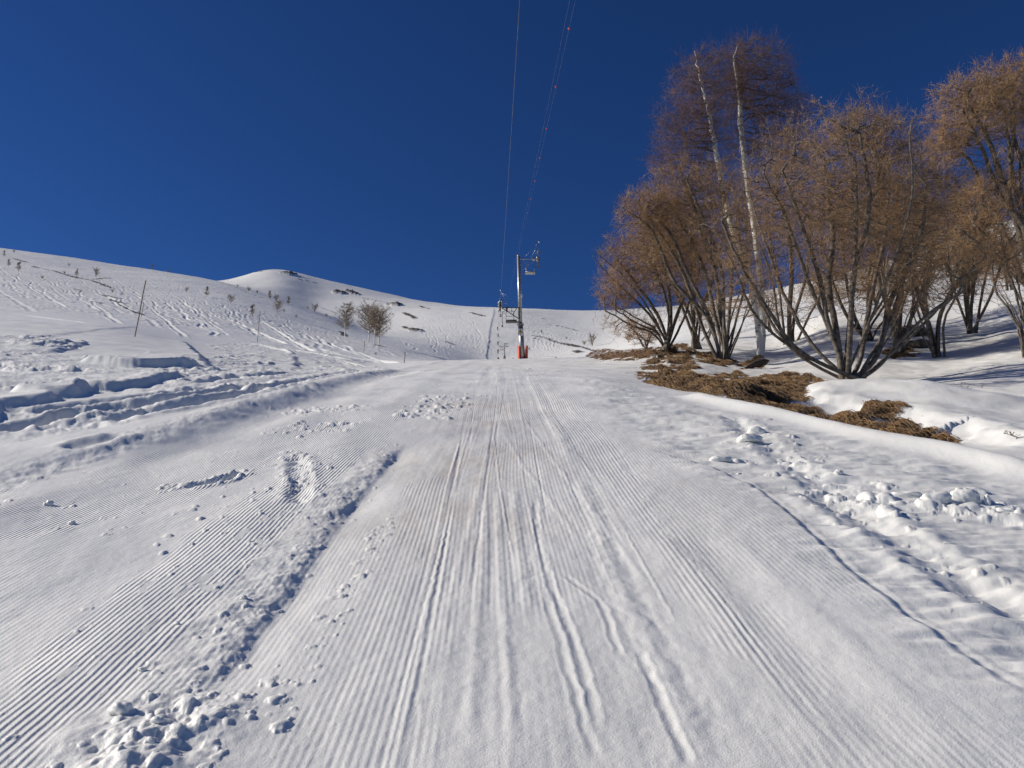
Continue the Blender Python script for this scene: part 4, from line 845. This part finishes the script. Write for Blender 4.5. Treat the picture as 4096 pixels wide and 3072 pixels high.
# log, boulders, snow lumps
def rock_mesh(name, seed, sx, sy, sz, m, sub=3, rough=.28, flat=.0):
    bm = bmesh.new(); bmesh.ops.create_icosphere(bm, subdivisions=sub, radius=1); r_ = np.random.default_rng(seed); off = r_.random(3) * 20
    for v in bm.verts:
        c = v.co; n = float(fbm(np.array([c.x * 1.3 + off[0] + c.z]), np.array([c.y * 1.3 + off[1] - c.z * .7]), 3, seed % 50)[0]); c2 = c * (1 + rough * 1.6 * n)
        v.co = Vector((c2.x * sx, c2.y * sy, max(c2.z, -.5) * sz))
    me = bpy.data.meshes.new(name); bm.to_mesh(me); bm.free(); me.materials.append(m)
    for p in me.polygons: p.use_smooth = True
    return me
for k, (u, v, s_, lab) in enumerate([(1962, 735, .5, 'largest dark boulder between the leaning willow and the crossing trunks'), (1985, 752, .38, 'low brown boulder in front of the largest one'), (1945, 757, .3, 'small brown boulder left of the crossing trunks'), (1998, 738, .3, 'small dark boulder behind the crossing trunks')]):
    p = at_px([u], [v])[0]; o = link_mesh('boulder', rock_mesh('boulder', k + 5, s_ * 1.3, s_, s_ * .7, M_rock)); o.location = G(p[0], p[1], .05); tag(o, lab, 'boulder', 'boulders under the willows')
p = at_px([1609], [795])[0]; a = G(p[0], p[1], .08); b = W2(1661, 779, p[1] + .3); gg = Geo(); t = np.linspace(0, 1, 6)[:, None]; Pm = (np.array(a) * (1 - t) + np.array(b) * t); Pm[2] += [0, 0, .03]
v, q_ = tubes(Pm[None], np.array([[.02, .10, .13, .14, .13, .03]]), 9); gg.add(v, q_); o = gg.build('fallen_log', [M_log]); tag(o, 'dark broken log lying on the snow at the foot of the birch', 'log')
for k, (u, v, r2, fx, fz, lab) in enumerate([
    (2087, 1090, 30, 1.2, .8, 'largest rounded snow block at the right, right one of two'), (2025, 1093, 27, 1.2, .65, 'broad snow block left of the largest rounded one'), (1952, 1068, 30, 1.4, .35, 'low flat snow slab left of the two big blocks'), (2134, 1095, 11, .5, 1.6, 'narrow upright snow slab right of the largest block'),
    (2171, 1108, 22, 1.2, .4, 'tilted thin snow slab close to the right edge'), (1634, 934, 20, 1.1, .75, 'upper rounded snow lump beside the groomed line'), (1619, 957, 22, 1.3, .6, 'lower wide snow lump beside the groomed line'), (1557, 999, 19, 1.5, .5, 'snow lump with an overhanging left end'),
    (1813, 1030, 9, 1.1, .8, 'small pale snow lump alone on the rippled snow'), (1915, 1100, 14, 1.3, .55, 'small snow lump before the flat slab'), (1597, 1027, 5, 1.2, .7, 'tiny snow ball below the overhanging lump'),
    (262, 1545, 24, 1.1, .75, 'big snow clod with a sharp tip at the near end of the furrow'), (526, 1296, 7, 1.1, .9, 'dark-shadowed snow crumb left of the furrow'), (308, 1446, 8, 1.2, .8, 'snow crumb sitting on the fine grooves near the bottom left'), (383, 1349, 5, 1.2, .7, 'tiny snow crumb on the grooves above another one'),
    (105, 1093, 10, 1.0, .9, 'snow ball on the grooved piste near the left edge'), (155, 1132, 8, 1.0, .8, 'snow ball right of the one near the left edge'), (322, 1628, 13, 1.1, .8, 'snow clod at the very bottom left of the furrow'), (338, 1580, 12, 1.2, .7, 'snow clod between the tipped clod and the furrow')]):
    p = at_px([u], [v])[0]; s_ = r2 * mpp2(p[1]); s_ *= .9
    o = link_mesh('snow_lump', rock_mesh('snow_lump', 40 + k, s_ * fx, s_ * .8, s_ * fz, SNOW, 4, .24)); o.location = G(p[0], p[1], s_ * fz * .3); tag(o, lab, 'snow lump', 'lumps of thrown-up snow')

# ------------------------------------------------------------------ marker poles
for k, (ub, vb, ut, vt, r_, lab) in enumerate([
    (291, 730, 315, 607, .028, 'nearest marker pole, long and thin, leaning right on the left bank'), (556, 739, 562, 672, .03, 'second marker pole standing left of the tall slim tree'), (786, 762, 788, 738, .03, 'short thin marker pole before the three birches'),
    (873.5, 785, 875, 762, .025, 'farthest marker pole on the low snow mound left of the track'), (305.6, 684, 310.6, 653, .04, 'thin marker pole farther back just right of the nearest one')]):
    p = at_px([ub], [vb])[0]; g = G(p[0], p[1]); top = W2(ut, vt, p[1]); a = np.zeros(3); b = np.array(top - g); gg = Geo()
    t = np.linspace(-.06, 1, 6)[:, None]; Pm = a + b * t + np.random.default_rng(k).normal(size=(6, 3)) * .006; v, q_ = tubes(Pm[None], np.full((1, 6), r_), 8); root = empty('marker_pole', g); tag(root, lab, 'pole', 'snow marker poles')
    gg.add(v + np.array(g), q_); gg.build('shaft', [M_wood], root)
    g2 = Geo(); e = np.array([.0, 0, 0]); v, q_ = tubes(np.array([[b - [.03 * k % .1 + .02, 0, .02], b + [.0, 0, .0], b + [.07, 0, .015]]]) + np.array(g), np.array([[.012, .02, .008]]), 6); g2.add(v, q_); g2.build('cap', [M_wood], root)

# ------------------------------------------------------------------ lift pylons
class PB:
    """builder of one part made of bars, tubes and discs"""
    def __init__(s): s.bm = bmesh.new()
    def tube(s, a, b, r, r2=None, n=14):
        a = Vector(a); b = Vector(b); d = b - a
        m = Matrix.Translation((a + b) / 2) @ d.to_track_quat('Z', 'Y').to_matrix().to_4x4()
        bmesh.ops.create_cone(s.bm, cap_ends=True, segments=n, radius1=r, radius2=r if r2 is None else r2, depth=d.length, matrix=m); return s
    def box(s, c, size, rot=None, bev=0):
        m = Matrix.Translation(Vector(c)) @ (rot or Matrix.Identity(4)) @ Matrix.Diagonal((*size, 1)); g = bmesh.ops.create_cube(s.bm, size=1, matrix=m)
        return s
    def disc(s, c, r, w_): return s.tube(Vector(c) - Vector((w_ / 2, 0, 0)), Vector(c) + Vector((w_ / 2, 0, 0)), r, n=26)
    def build(s, name, m, parent, bevel=.0):
        me = bpy.data.meshes.new(name); s.bm.to_mesh(me); s.bm.free(); me.materials.append(m); o = link_mesh(name, me, parent)
        if bevel:
            bv = o.modifiers.new('bevel', 'BEVEL'); bv.width = bevel; bv.segments = 2; bv.limit_method = 'ANGLE'
        for p_ in me.polygons: p_.use_smooth = len(p_.vertices) == 4
        return o
YP = 50.0
def N3(x, y, dy=0.0): return WN(x, y, YP + dy)
pb = G(N3(2089, 1440).x, YP, 0); root = empty('lift_pylon', pb); tag(root, 'nearest ski lift pylon with the number 3 plate and red pads at its foot', 'lift pylon', 'ski lift pylons')
lo, mid, hi = N3(2091, 1445), N3(2082, 1298), N3(2074.5, 1026); lo.z = min(lo.z, pb.z - .1)
PB().tube(lo, mid, .175, .165, 24).build('lower_mast', M_galv, root)
PB().tube(mid, hi, .135, .115, 24).tube(hi, hi + Vector((0, 0, .10)), .125, .10, 24).build('upper_mast', M_galv, root)
fl = PB().tube(mid - Vector((0, 0, .06)), mid - Vector((0, 0, .02)), .23, n=24).tube(mid - Vector((0, 0, .015)), mid + Vector((0, 0, .025)), .23, n=24)
for k in range(8): a = k * math.pi / 4; fl.tube(mid + Vector((.2 * math.cos(a), .2 * math.sin(a), -.10)), mid + Vector((.2 * math.cos(a), .2 * math.sin(a), .07)), .016, n=6)
fl.build('flange', M_galv, root)
def pad(cx, side):
    # curved foam pad: part of a ring around the mast, cut at a slant on top
    bm = bmesh.new(); c0 = N3(2091, 1440); h0 = N3(2091, 1384).z; pr = []
    for k in range(9):
        a = (math.pi / 2 if side > 0 else -math.pi / 2) + (k / 8 - .5) * 1.7; ca, sa = math.sin(a), -math.cos(a)
        top = h0 - .10 * (1 - abs(ca)) + 0.0
        ring = [bm.verts.new((c0.x + r * ca, c0.y + r * sa, z)) for r, z in ((.20, c0.z - .15), (.335, c0.z - .15), (.36, top + .02), (.22, top - .13))]
        if pr:
            for j in range(4): bm.faces.new((pr[j], pr[(j + 1) % 4], ring[(j + 1) % 4], ring[j]))
        else: bm.faces.new(ring)
        pr = ring
    bm.faces.new(pr[::-1]); bmesh.ops.recalc_face_normals(bm, faces=bm.faces)
    me = bpy.data.meshes.new('padding'); bm.to_mesh(me); bm.free(); me.materials.append(M_red); o = link_mesh('padding', me, root); bv = o.modifiers.new('bevel', 'BEVEL'); bv.width = .03; bv.segments = 3
pad(0, -1); pad(0, 1)
# right arm: truss, sheave train, catwalk
R8 = lambda x, y, dy=0.0: N3(2000 + x / 5.53, 950 + y / 5.53, dy)
ar = PB()
for dy in (-.12, .12):
    ar.tube(R8(440, 478, dy), R8(800, 478, dy), .028); ar.tube(R8(478, 720, dy), R8(735, 530, dy), .018); ar.tube(R8(505, 498, dy), R8(600, 610, dy), .016); ar.tube(R8(620, 490, dy), R8(615, 600, dy), .012)
ar.tube(R8(484, 500), R8(484, 725), .016).box(R8(745, 480), (.16, .3, .11)).box(R8(525, 472), (.05, .3, .10))
ar.build('right_arm', M_galv, root, .006)
sh = PB().box(R8(835, 330, 0), (.05, .12, .30)).box(R8(825, 470), (.12, .45, .22)).tube(R8(775, 352), R8(845, 352), .022).tube(R8(820, 310), R8(860, 310), .03)
shp = sh.build('sheave_frame', M_galv, root)
for c_ in ((872, 300, -.2), (872, 330, .25), (860, 500, -.15), (858, 520, .35), (847, 620, -.3)):
    PB().disc(R8(*c_), .21, .05).disc(R8(*c_), .08, .09).build('sheave', M_dark, shp)
ct = PB().tube(R8(690, 440), R8(862, 105), .009).tube(R8(545, 430), R8(790, 180), .006).tube(R8(790, 180), R8(862, 105), .008).tube(R8(862, 118), R8(862, 85), .05).tube(R8(770, 300), R8(780, 290), .03); ct.build('cable_catcher', M_galv, root)
cw = PB().box(R8(670, 785), (.42 * 1.55, .5, .05)).tube(R8(475, 797, -.1), R8(560, 797, -.1), .018).tube(R8(475, 797, .1), R8(560, 797, .1), .018)
cwp = cw.build('catwalk', M_galv, root)
for x, y in ((575, 660), (750, 615)): PB().tube(R8(x, y, -.2), R8(x + 5, 765, -.2), .022).build('post', M_galv, cwp)
# left arm with platform and railing
R2 = lambda x, y, dy=0.0: N3(1900 + x / 5.53, 1150 + y / 5.53, dy)
al = PB()
for dy in (-.2, .2):
    al.tube(R2(590, 448, dy), R2(985, 448, dy), .03); al.tube(R2(600, 458, dy), R2(985, 698, dy), .03); al.tube(R2(838, 588, dy), R2(925, 455, dy), .022); al.tube(R2(958, 450, dy), R2(958, 640, dy), .016)
al.box(R2(703, 488), (.13, .5, .19)).box(R2(985, 575), (.05, .45, .8)).tube(R2(740, 445), R2(740, 415), .03)
al.build('left_arm', M_dark, root, .005)
pf = PB().box(R2(800, 752, -.1), (.74, .7, .05)).box(R2(800, 742, -.3), (.74, .03, .08)).box(R2(940, 765), (.22, .3, .03)).build('platform', M_dark, root)
rl = PB()
for dy in (-.4,):
    rl.tube(R2(686, 750, dy), R2(686, 560, dy), .018).tube(R2(686, 560, dy), R2(705, 530, dy), .018).tube(R2(705, 530, dy), R2(735, 521, dy), .018).tube(R2(735, 521, dy), R2(830, 521, dy), .018).tube(R2(830, 521, dy), R2(852, 535, dy), .018).tube(R2(852, 535, dy), R2(858, 560, dy), .018).tube(R2(858, 560, dy), R2(858, 745, dy), .018).tube(R2(686, 635, dy), R2(858, 635, dy), .014).tube(R2(812, 460, dy), R2(812, 560, dy), .016)
rl.build('railing', M_dark, pf)
ls = PB().box(R2(560, 420, 0), (.06, .35, .62)).tube(R2(545, 245), R2(600, 285), .018).tube(R2(600, 285), R2(565, 450), .02).tube(R2(600, 270), R2(665, 265), .014).box(R2(662, 265), (.05, .05, .05)).build('sheave_frame', M_dark, root)
for c_ in ((528, 350, -.3), (530, 400, .25), (592, 345, -.25), (590, 385, .3), (552, 330, .6), (530, 500, -.2)):
    PB().disc(R2(*c_), .17, .06).disc(R2(*c_), .07, .10).build('sheave', M_galv, ls)
PB().tube(R2(563, 60), R2(740, 430), .009).tube(R2(620, 120), R2(850, 330), .005).tube(R2(620, 345), R2(900, 415), .004).tube(R2(560, 55), R2(575, 90), .035).box(R2(625, 185), (.05, .05, .05)).box(R2(693, 345), (.05, .05, .05)).build('cable_catcher', M_galv, root)
# signs on the mast
R1 = lambda x, y, dy=0.0: N3(2050 + x / 10.37, 1280 + y / 10.37, dy)
def plate(name, c, w_, h_, m, dy): return PB().box(c + Vector((0, dy, 0)), (w_, .012, h_)).build(name, m, root, .003)
sc_ = R1(331, 540); wsg = plate('warning_sign', sc_, .335, .49, M_white, -.21); tag(wsg, 'white sign with a yellow warning triangle and a red dot')
def flat(name, pts, m, par, y):
    bm = bmesh.new(); a = [bm.verts.new((p.x, y, p.z)) for p in pts]; b = [bm.verts.new((p.x, y + .004, p.z)) for p in pts]
    bm.faces.new(a); bm.faces.new(b[::-1]); n = len(a)
    for i in range(n): bm.faces.new((a[i], b[i], b[(i + 1) % n], a[(i + 1) % n]))
    bmesh.ops.recalc_face_normals(bm, faces=bm.faces); me = bpy.data.meshes.new(name); bm.to_mesh(me); bm.free(); me.materials.append(m); return link_mesh(name, me, par)
ys = sc_.y - .21 - .006
T = [R1(322, 412), R1(424, 585), R1(230, 592)]; cT = sum(T, Vector()) / 3
flat('triangle_border', T, M_black, wsg, ys - .005); flat('triangle', [cT + (p_ - cT) * .86 for p_ in T], M_yellow, wsg, ys - .010)
fig = PB(); yy_ = Vector((0, ys - .013 - sc_.y, 0))
for a, b in (((300, 570), (345, 500)), ((352, 570), (302, 500)), ((325, 540), (325, 470))): fig.tube(R1(*a) + yy_, R1(*b) + yy_, .008, n=6)
fig.tube(R1(324, 478) + yy_ + Vector((0, .002, 0)), R1(324, 478) + yy_ - Vector((0, .002, 0)), .016, n=12); fig.build('pictogram', noisy('brown print', (.12, .06, .01), (.2, .1, .02)), wsg)
PB().tube(R1(328, 640) + yy_ + Vector((0, .004, 0)), R1(328, 640) + yy_, .03, n=20).build('red_dot', M_reddot, wsg)
np_ = plate('number_plate', R8(458, 1310), .255, .235, M_white, -.15); tag(np_, 'small white plate with the black number 3')
fc = bpy.data.curves.new('number', 'FONT'); fc.body = '3'; fc.size = .22; fc.extrude = .002; fc.align_x = 'CENTER'; fc.align_y = 'CENTER'; fc.offset = .004
fo = bpy.data.objects.new('tmp', fc); col.objects.link(fo); dg = bpy.context.evaluated_depsgraph_get(); nm = bpy.data.meshes.new_from_object(fo.evaluated_get(dg)); bpy.data.objects.remove(fo)
nm.transform(Matrix.Translation(R8(432, 1312) + Vector((0, -.162, 0))) @ Matrix.Rotation(math.pi / 2, 4, 'X')); nm.materials.clear(); nm.materials.append(M_black); link_mesh('number', nm, np_)

def far_pylon(u, v, y, h, armdir, lab, thick=1.0):
    g = WN(u, v, y); g.z = ground_z(g.x, y); root = empty('lift_pylon', g); tag(root, lab, 'lift pylon', 'ski lift pylons'); top = g + Vector((0, 0, h))
    PB().tube(g - Vector((0, 0, .3)), g + Vector((0, 0, h * .3)), .2 * thick, .19 * thick).tube(g + Vector((0, 0, h * .3)), top, .16 * thick, .13 * thick).build('mast', M_galv, root)
    for s in (-1, 1): PB().tube(g + Vector((s * .3, 0, -.2)), g + Vector((s * .3, 0, 1.5)), .13 * thick, n=10).build('padding', M_red, root)
    ap_ = PB()
    for s, z, L in ((-1, h * .78, 2.0), (1, h - .15, 1.5)):
        ap_.tube(g + Vector((0, 0, z)), g + Vector((s * L, 0, z)), .06 * thick).tube(g + Vector((0, 0, z - .9)), g + Vector((s * L * .9, 0, z)), .045 * thick).box(g + Vector((s * L * .55, 0, z - 1.3)), (L * .7, .6, .06)).tube(g + Vector((s * L * .3, 0, z - 1.3)), g + Vector((s * L * .3, 0, z - .4)), .03).tube(g + Vector((s * L * .8, 0, z - 1.3)), g + Vector((s * L * .8, 0, z - .4)), .03)
    ap_.build('arms', M_dark, root); sg = PB()
    for s, z, L in ((-1, h * .78, 2.0), (1, h - .15, 1.5)):
        for d in (-.3, .3): PB().disc(g + Vector((s * L, d, z + .15)), .26, .10).build('sheave', M_galv, root); return g
fp = [far_pylon(2018, 1428, 300, 6.8, -1, 'small far pylon low beside the row of skiers', 1.3), far_pylon(2009, 1316, 415, 9.5, -1, 'far pylon halfway up the distant slope', 1.4), far_pylon(2003, 1277, 490, 8.5, -1, 'farthest lift pylon near the skyline', 1.4)]

# ------------------------------------------------------------------ cables
def cable(name, pts, r, m, lab, sag=0.0):
    out = []
    for a, b in zip(pts[:-1], pts[1:]):
        for t in np.linspace(0, 1, 14, endpoint=False): p_ = Vector(a).lerp(Vector(b), t); p_.z -= sag * 4 * t * (1 - t) * (b[1] - a[1]) / 100; out.append(p_)
    out.append(Vector(pts[-1])); P = np.array([list(p_) for p_ in out]); gg = Geo(); v, q_ = tubes(P[None], np.full((1, len(P)), r), 6); gg.add(v, q_); o = gg.build(name, [m]); return tag(o, lab, 'cable', 'lift ropes and wires')
A = WN(2079, 0, 8.0); Bq = WN(2002, 1196, 50.0); back = A + (A - Bq) * (50 / 42)
pL = [g + Vector((-2.0, 0, h * .78 + .35)) for g, h in zip(fp, (6.8, 9.5, 8.5))]
topc = Vector(G(pL[-1].x - 1.0, 640)) + Vector((0, 0, 6))
cable('haul_rope', [back, A, Bq, pL[0], pL[1], pL[2], topc], .0032, M_cable, 'dark left lift rope passing overhead to the left arm of the nearest pylon', .0)
def dep(u, v, depth): a, q_ = pix_dir(u, v); return W(u, v, depth / (cp + float(q_) * sp))
A2, B2 = dep(569, 28.7, 14.2), dep(520, 247, 45.9); dirv = (B2 - A2).normalized()
far2 = A2 + dirv * ((300 - A2.y) / dirv.y); bk = A2 - dirv * 50
cable('signal_wire', [bk, far2], .0012, M_cable2, 'right-hand wire of the pale pair, with the small red markers strung on it')
off = Vector((-.095, 0, 0)); cable('signal_wire', [bk + off, far2 + off], .0012, M_cable2, 'left-hand plain wire of the pale pair crossing the sky')
for k, v in enumerate((28.7, 87, 128.7, 158, 181, 199, 213)):
    depth = 4500 / (345 - v); t = None
    # point on the wire at that height in the picture
    lo_, hi_ = 0., 80.
    for _ in range(40):
        m_ = (lo_ + hi_) / 2; p_ = A2 + dirv * (m_ - 3); dpt = p_.y * cp + p_.z * sp; vv = 384 - FPX * (p_.z * cp - p_.y * sp) / dpt
        if vv < v: lo_ = m_
        else: hi_ = m_
    c_ = p_; b_ = PB(); bmesh.ops.create_uvsphere(b_.bm, u_segments=12, v_segments=8, radius=.022, matrix=Matrix.Translation(c_) @ Matrix.Diagonal((1, 1.3, 1, 1))); b_.tube(c_ - dirv * .05, c_ + dirv * .05, .009, n=8)
    o = b_.build('wire_marker', M_reddot, None); tag(o, ['highest and largest', 'second from the top', 'third from the top', 'fourth from the top, middle', 'fifth from the top', 'sixth from the top', 'lowest and smallest'][k] + ' red marker ball on the pale wire', 'marker ball', 'red marker balls on the wire')

# ------------------------------------------------------------------ skiers on the tow
def skin_mesh(name, nodes, edges_, m, parent, sub=2, rootn=0):
    me = bpy.data.meshes.new(name); me.from_pydata([n[:3] for n in nodes], edges_, []); o = bpy.data.objects.new(name, me); col.objects.link(o)
    sk_ = o.modifiers.new('skin', 'SKIN'); sv = me.skin_vertices[0].data
    for i, n in enumerate(nodes): sv[i].radius = (n[3], n[4] if len(n) > 4 else n[3]); sv[i].use_root = (i == rootn)
    sb = o.modifiers.new('sub', 'SUBSURF'); sb.levels = sub; sb.render_levels = sub
    dg = bpy.context.evaluated_depsgraph_get(); em = bpy.data.meshes.new_from_object(o.evaluated_get(dg)); bpy.data.objects.remove(o)
    em.materials.clear(); em.materials.append(m); em.name = name
    for p_ in em.polygons: p_.use_smooth = True
    c = bpy.data.objects.new(name, em); col.objects.link(c); c.parent = parent; return c
skin_m = mat('skin', (.55, .36, .27), .6)
def skier(u, v, y, jc, tc_, hc, lab, s=1.0):
    g = WN(u, v, y); g.z = ground_z(g.x, y) + .02; root = empty('person', g); tag(root, lab, 'person', 'skiers riding the tow in single file'); root.rotation_euler = (math.radians(20), 0, 0); root.scale = (s, s, s)
    J = noisy('jacket cloth', tuple(c * .7 for c in jc), jc, 6, .8); Tm = noisy('trouser cloth', tuple(c * .7 for c in tc_), tc_, 6, .8)
    # body: pelvis, spine, neck, head, arms, legs (knees slightly bent, one hand on the tow bar)
    B = [(0, 0, .92, .13, .11), (0, .01, 1.15, .12, .10), (0, .02, 1.36, .15, .11), (0, .03, 1.50, .055), (0, .05, 1.60, .08, .09), (0, .05, 1.72, .075, .09),
         (-.19, .02, 1.42, .06), (-.27, .05, 1.16, .045), (-.20, .20, 1.00, .035), (-.17, .25, .97, .03), (.19, .02, 1.42, .06), (.26, .06, 1.16, .045), (.12, .17, 1.05, .035), (.08, .20, 1.08, .03),
         (-.10, .02, .86, .085), (-.12, .10, .50, .06), (-.12, .0, .12, .045), (-.12, .10, .05, .04), (.10, .02, .86, .085), (.12, .10, .50, .06), (.12, .0, .12, .045), (.12, .10, .05, .04)]
    E = [(0, 1), (1, 2), (2, 3), (3, 4), (4, 5), (2, 6), (6, 7), (7, 8), (8, 9), (2, 10), (10, 11), (11, 12), (12, 13), (0, 14), (14, 15), (15, 16), (16, 17), (0, 18), (18, 19), (19, 20), (20, 21)]
    skin_mesh('body', B, E, skin_m, root)
    f = .035; Jn = [(n[0], n[1], n[2], n[3] + f, (n[4] if len(n) > 4 else n[3]) + f) for n in (B[0], B[1], B[2], (0, .03, 1.47, .05), B[6], B[7], B[8], B[10], B[11], B[12])]
    skin_mesh('jacket', Jn, [(0, 1), (1, 2), (2, 3), (2, 4), (4, 5), (5, 6), (2, 7), (7, 8), (8, 9)], J, root)
    Tn = [(n[0], n[1], n[2], n[3] + .03, n[3] + .03) for n in (B[0], B[14], B[15], B[16], B[18], B[19], B[20])]
    skin_mesh('trousers', Tn, [(0, 1), (1, 2), (2, 3), (0, 4), (4, 5), (5, 6)], Tm, root)
    def sub(pbuild, name, m): me = bpy.data.meshes.new(name); pbuild.bm.to_mesh(me); pbuild.bm.free(); me.materials.append(m); o = bpy.data.objects.new(name, me); col.objects.link(o); o.parent = root; [setattr(p_, 'use_smooth', True) for p_ in me.polygons]
    h = PB(); bmesh.ops.create_uvsphere(h.bm, u_segments=14, v_segments=10, radius=.13, matrix=Matrix.Translation((0, .05, 1.70)) @ Matrix.Diagonal((.95, 1.1, 1, 1))); sub(h, 'helmet', mat('helmet shell', hc, .35))
    for sx in (-.12, .12):
        b_ = PB().box((sx, .05, .0), (.09, 1.55, .02)); b_.box((sx, .87, .03), (.08, .16, .015), Matrix.Rotation(.5, 4, 'X')); sub(b_, 'ski', mat('ski top', (.05, .05, .06), .4)); c_ = PB().box((sx, .05, .09), (.10, .28, .16)); sub(c_, 'boot', M_black)
    pz = PB(); [pz.tube((-.2, .2, 1.0), (-.26 + k * .05, -.45, .25), .01, n=6) for k in (0, 1)]; sub(pz, 'ski_poles', M_black)
    return g
def far_y(u, v):
    a, q_ = pix_dir(u / 4, v / 4); ys_ = np.linspace(180, 620, 900); d_ = hbase(a * ys_, ys_) - q_ * ys_; k_ = np.where(d_ > 0)[0]
    return float(ys_[k_[0]]) if len(k_) else 300.0
SK = [(1993, 1446.5, 292, (.035, .035, .04), (.04, .04, .05), (.05, .05, .05), 'nearest skier on the tow in black and grey clothing'),
      (1992, 1413.5, 318, (.35, .04, .03), (.06, .05, .06), (.04, .04, .04), 'second skier on the tow, in a red jacket'),
      (1992, 1383, 345, (.03, .035, .06), (.03, .03, .04), (.05, .05, .05), 'third skier on the tow in dark clothing beside the small pylon arm'),
      (1992.5, 1351.5, 373, (.04, .05, .045), (.30, .30, .28), (.1, .1, .1), 'fourth skier on the tow with dark jacket and pale trousers'),
      (1990.5, 1320, 402, (.30, .05, .04), (.05, .045, .05), (.04, .04, .04), 'fifth and highest skier on the tow, in a dull red jacket')]
for k, (u, v, y, jc, tc_, hc, lab) in enumerate(SK):
    g = skier(u, v, far_y(u, v), jc, tc_, hc, lab, 1.12)
    # tow hanger from the rope to the skier
    seg = [p_ for p_ in [Bq] + pL + [topc]]; yy = g.y + 6; j = max([0] + [i for i in range(len(seg) - 1) if seg[i].y <= yy]); f = (yy - seg[j].y) / (seg[j + 1].y - seg[j].y); rp = seg[j].lerp(seg[j + 1], f)
    th = empty('tow_hanger', rp); tag(th, 'tow hanger reaching from the rope down to the ' + ['nearest skier', 'second skier in red', 'third skier in dark clothes', 'skier with pale trousers', 'highest skier'][k], 'tow hanger', 'tow hangers on the rope')
    PB().tube(rp + Vector((0, 0, -.5)), rp + Vector((0, 0, -.15)), .10, n=12).build('spring_box', M_dark, th)
    e = Vector(g) + Vector((0, -.1, .95)); PB().tube(rp + Vector((0, 0, -.5)), e, .012, n=6).build('line', M_cable, th); PB().tube(e + Vector((-.35, 0, -.05)), e + Vector((.35, 0, -.05)), .03, n=8).build('crossbar', M_dark, th)
print('done', len(bpy.data.objects))
